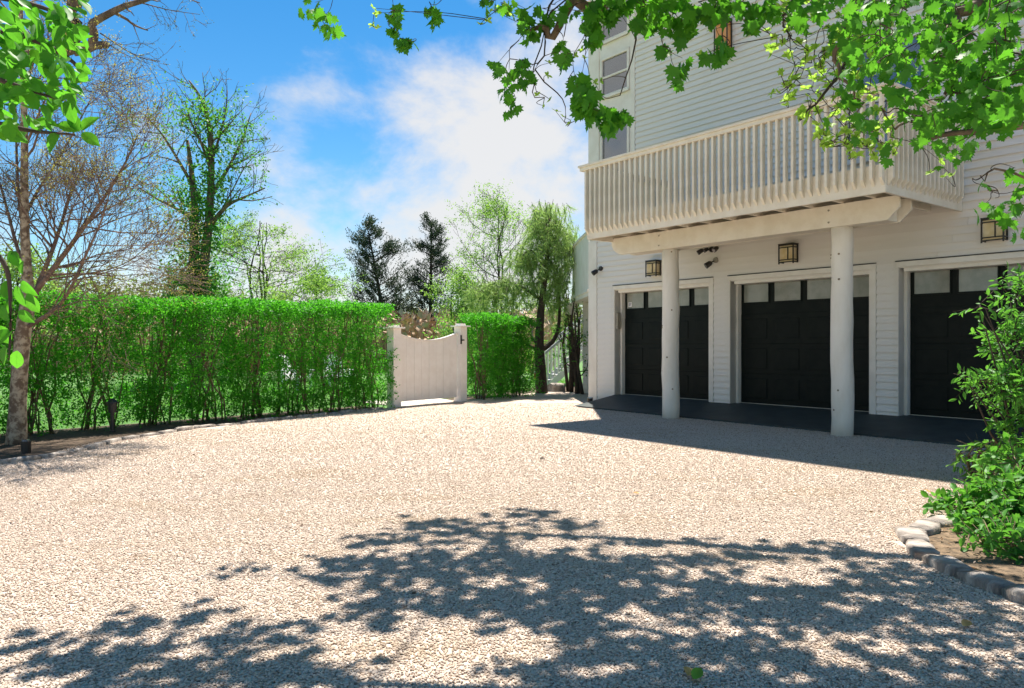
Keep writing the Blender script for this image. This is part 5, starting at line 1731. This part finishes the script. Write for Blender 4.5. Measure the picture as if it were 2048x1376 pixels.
# ---- fallen leaves and bits on the gravel
rs = np.random.default_rng(101)
FL = [(1382, 1335, .085, 'large reddish fallen leaf near the bottom of the drive', 'leaf_dry'), (1386, 1357, .075, 'pale green fallen leaf near the bottom of the drive', 'leaf_bright'), (1862, 985, .06, 'orange fallen leaf on the sunny gravel by the shrubs', 'leaf_dry'),
      (1925, 1250, .07, 'yellow fallen leaf lying on the shaded gravel right of centre', 'leaf_dry'), (1080, 918, .07, 'dark curled leaf in the middle of the sunny gravel', 'barkdark'), (1960, 1142, .07, 'yellow leaf on the bed behind the edging stones', 'leaf_dry'), (1278, 985, .05, 'tiny brown leaf on the gravel beyond the tree shade', 'leaf_dry')]
for px, py, s, lab, mt in FL:
    p = gnd(px, py, .022)
    o = link('fallen_leaf', leaf_mesh('fallen_leaf', np.zeros((1, 3)), np.array([[rs.normal(), rs.normal(), .25]]), np.array([[.2, -.3, 1.0]]), np.array([s]), T_OVAL, M[mt]), None, p)
    tag(o, lab, 'leaf', 'fallen leaves on the gravel')

# ---- grass of the lawn behind the hedge, as one mass
rs = np.random.default_rng(111)
n = 70000
gx = rs.uniform(-13, 2.2, n)
gy = rs.uniform(9.5, 27, n)
line = np.interp(gx, [-13, -8.9, -2.95, -2.0, -0.8, 0.6, 2.2], [4.0, 9.6, 16.1, 17.6, 18.6, 21.2, 24.0])
k_ = (gy > line) & (np.abs(gx / gy) < .72)
gp = np.stack([gx[k_], gy[k_], np.full(k_.sum(), -.02)], 1)
tmp = T_NEEDLE[0].copy()
tmp[:, 0] *= .16
o = link('lawn_grass', leaf_mesh('lawn_grass', gp, rdir(len(gp), 1.6, rs), rdir(len(gp), 0, rs), rs.uniform(.04, .09, len(gp)), (tmp, T_NEEDLE[1]), M['grassblade']))
tag(o, 'short mown grass seen under and through the hedge', 'grass', None, 'stuff')
# ---- bits of bark, twig and leaf blown over the gravel, as one mass
n = 5200
gx, gy = rs.uniform(-9, 7, n), rs.uniform(2.6, 17, n)
ok = np.array([abs(x) < .72 * y and inside((x, y), DRIVE) for x, y in zip(gx, gy)])
edge = np.minimum(1, .22 + 1.6 * np.exp(-((gx + 5.2 - np.maximum(0, gy - 10) * .52) / 1.3) ** 2))
ok &= rs.uniform(size=n) < edge
gp = np.stack([gx[ok], gy[ok], rs.uniform(.010, .018, ok.sum())], 1)
bx_, by_ = rs.uniform(2.6, 5.2, 1500), rs.uniform(3.3, 6.6, 1500)
okb = np.array([not inside((x, y), DRIVE) for x, y in zip(bx_, by_)])
gp = np.concatenate([gp, np.stack([bx_[okb], by_[okb], rs.uniform(.002, .03, okb.sum())], 1)])
o = link('leaf_litter', leaf_mesh('leaf_litter', gp, rdir(len(gp)) * np.array([1, 1, .15]), rdir(len(gp), 3, rs), rs.uniform(.012, .045, len(gp)) * rs.uniform(.5, 1, len(gp)), T_QUAD, M['litterbit']))
tag(o, 'small brown bits of leaf and bark strewn over the gravel', 'litter', None, 'stuff')
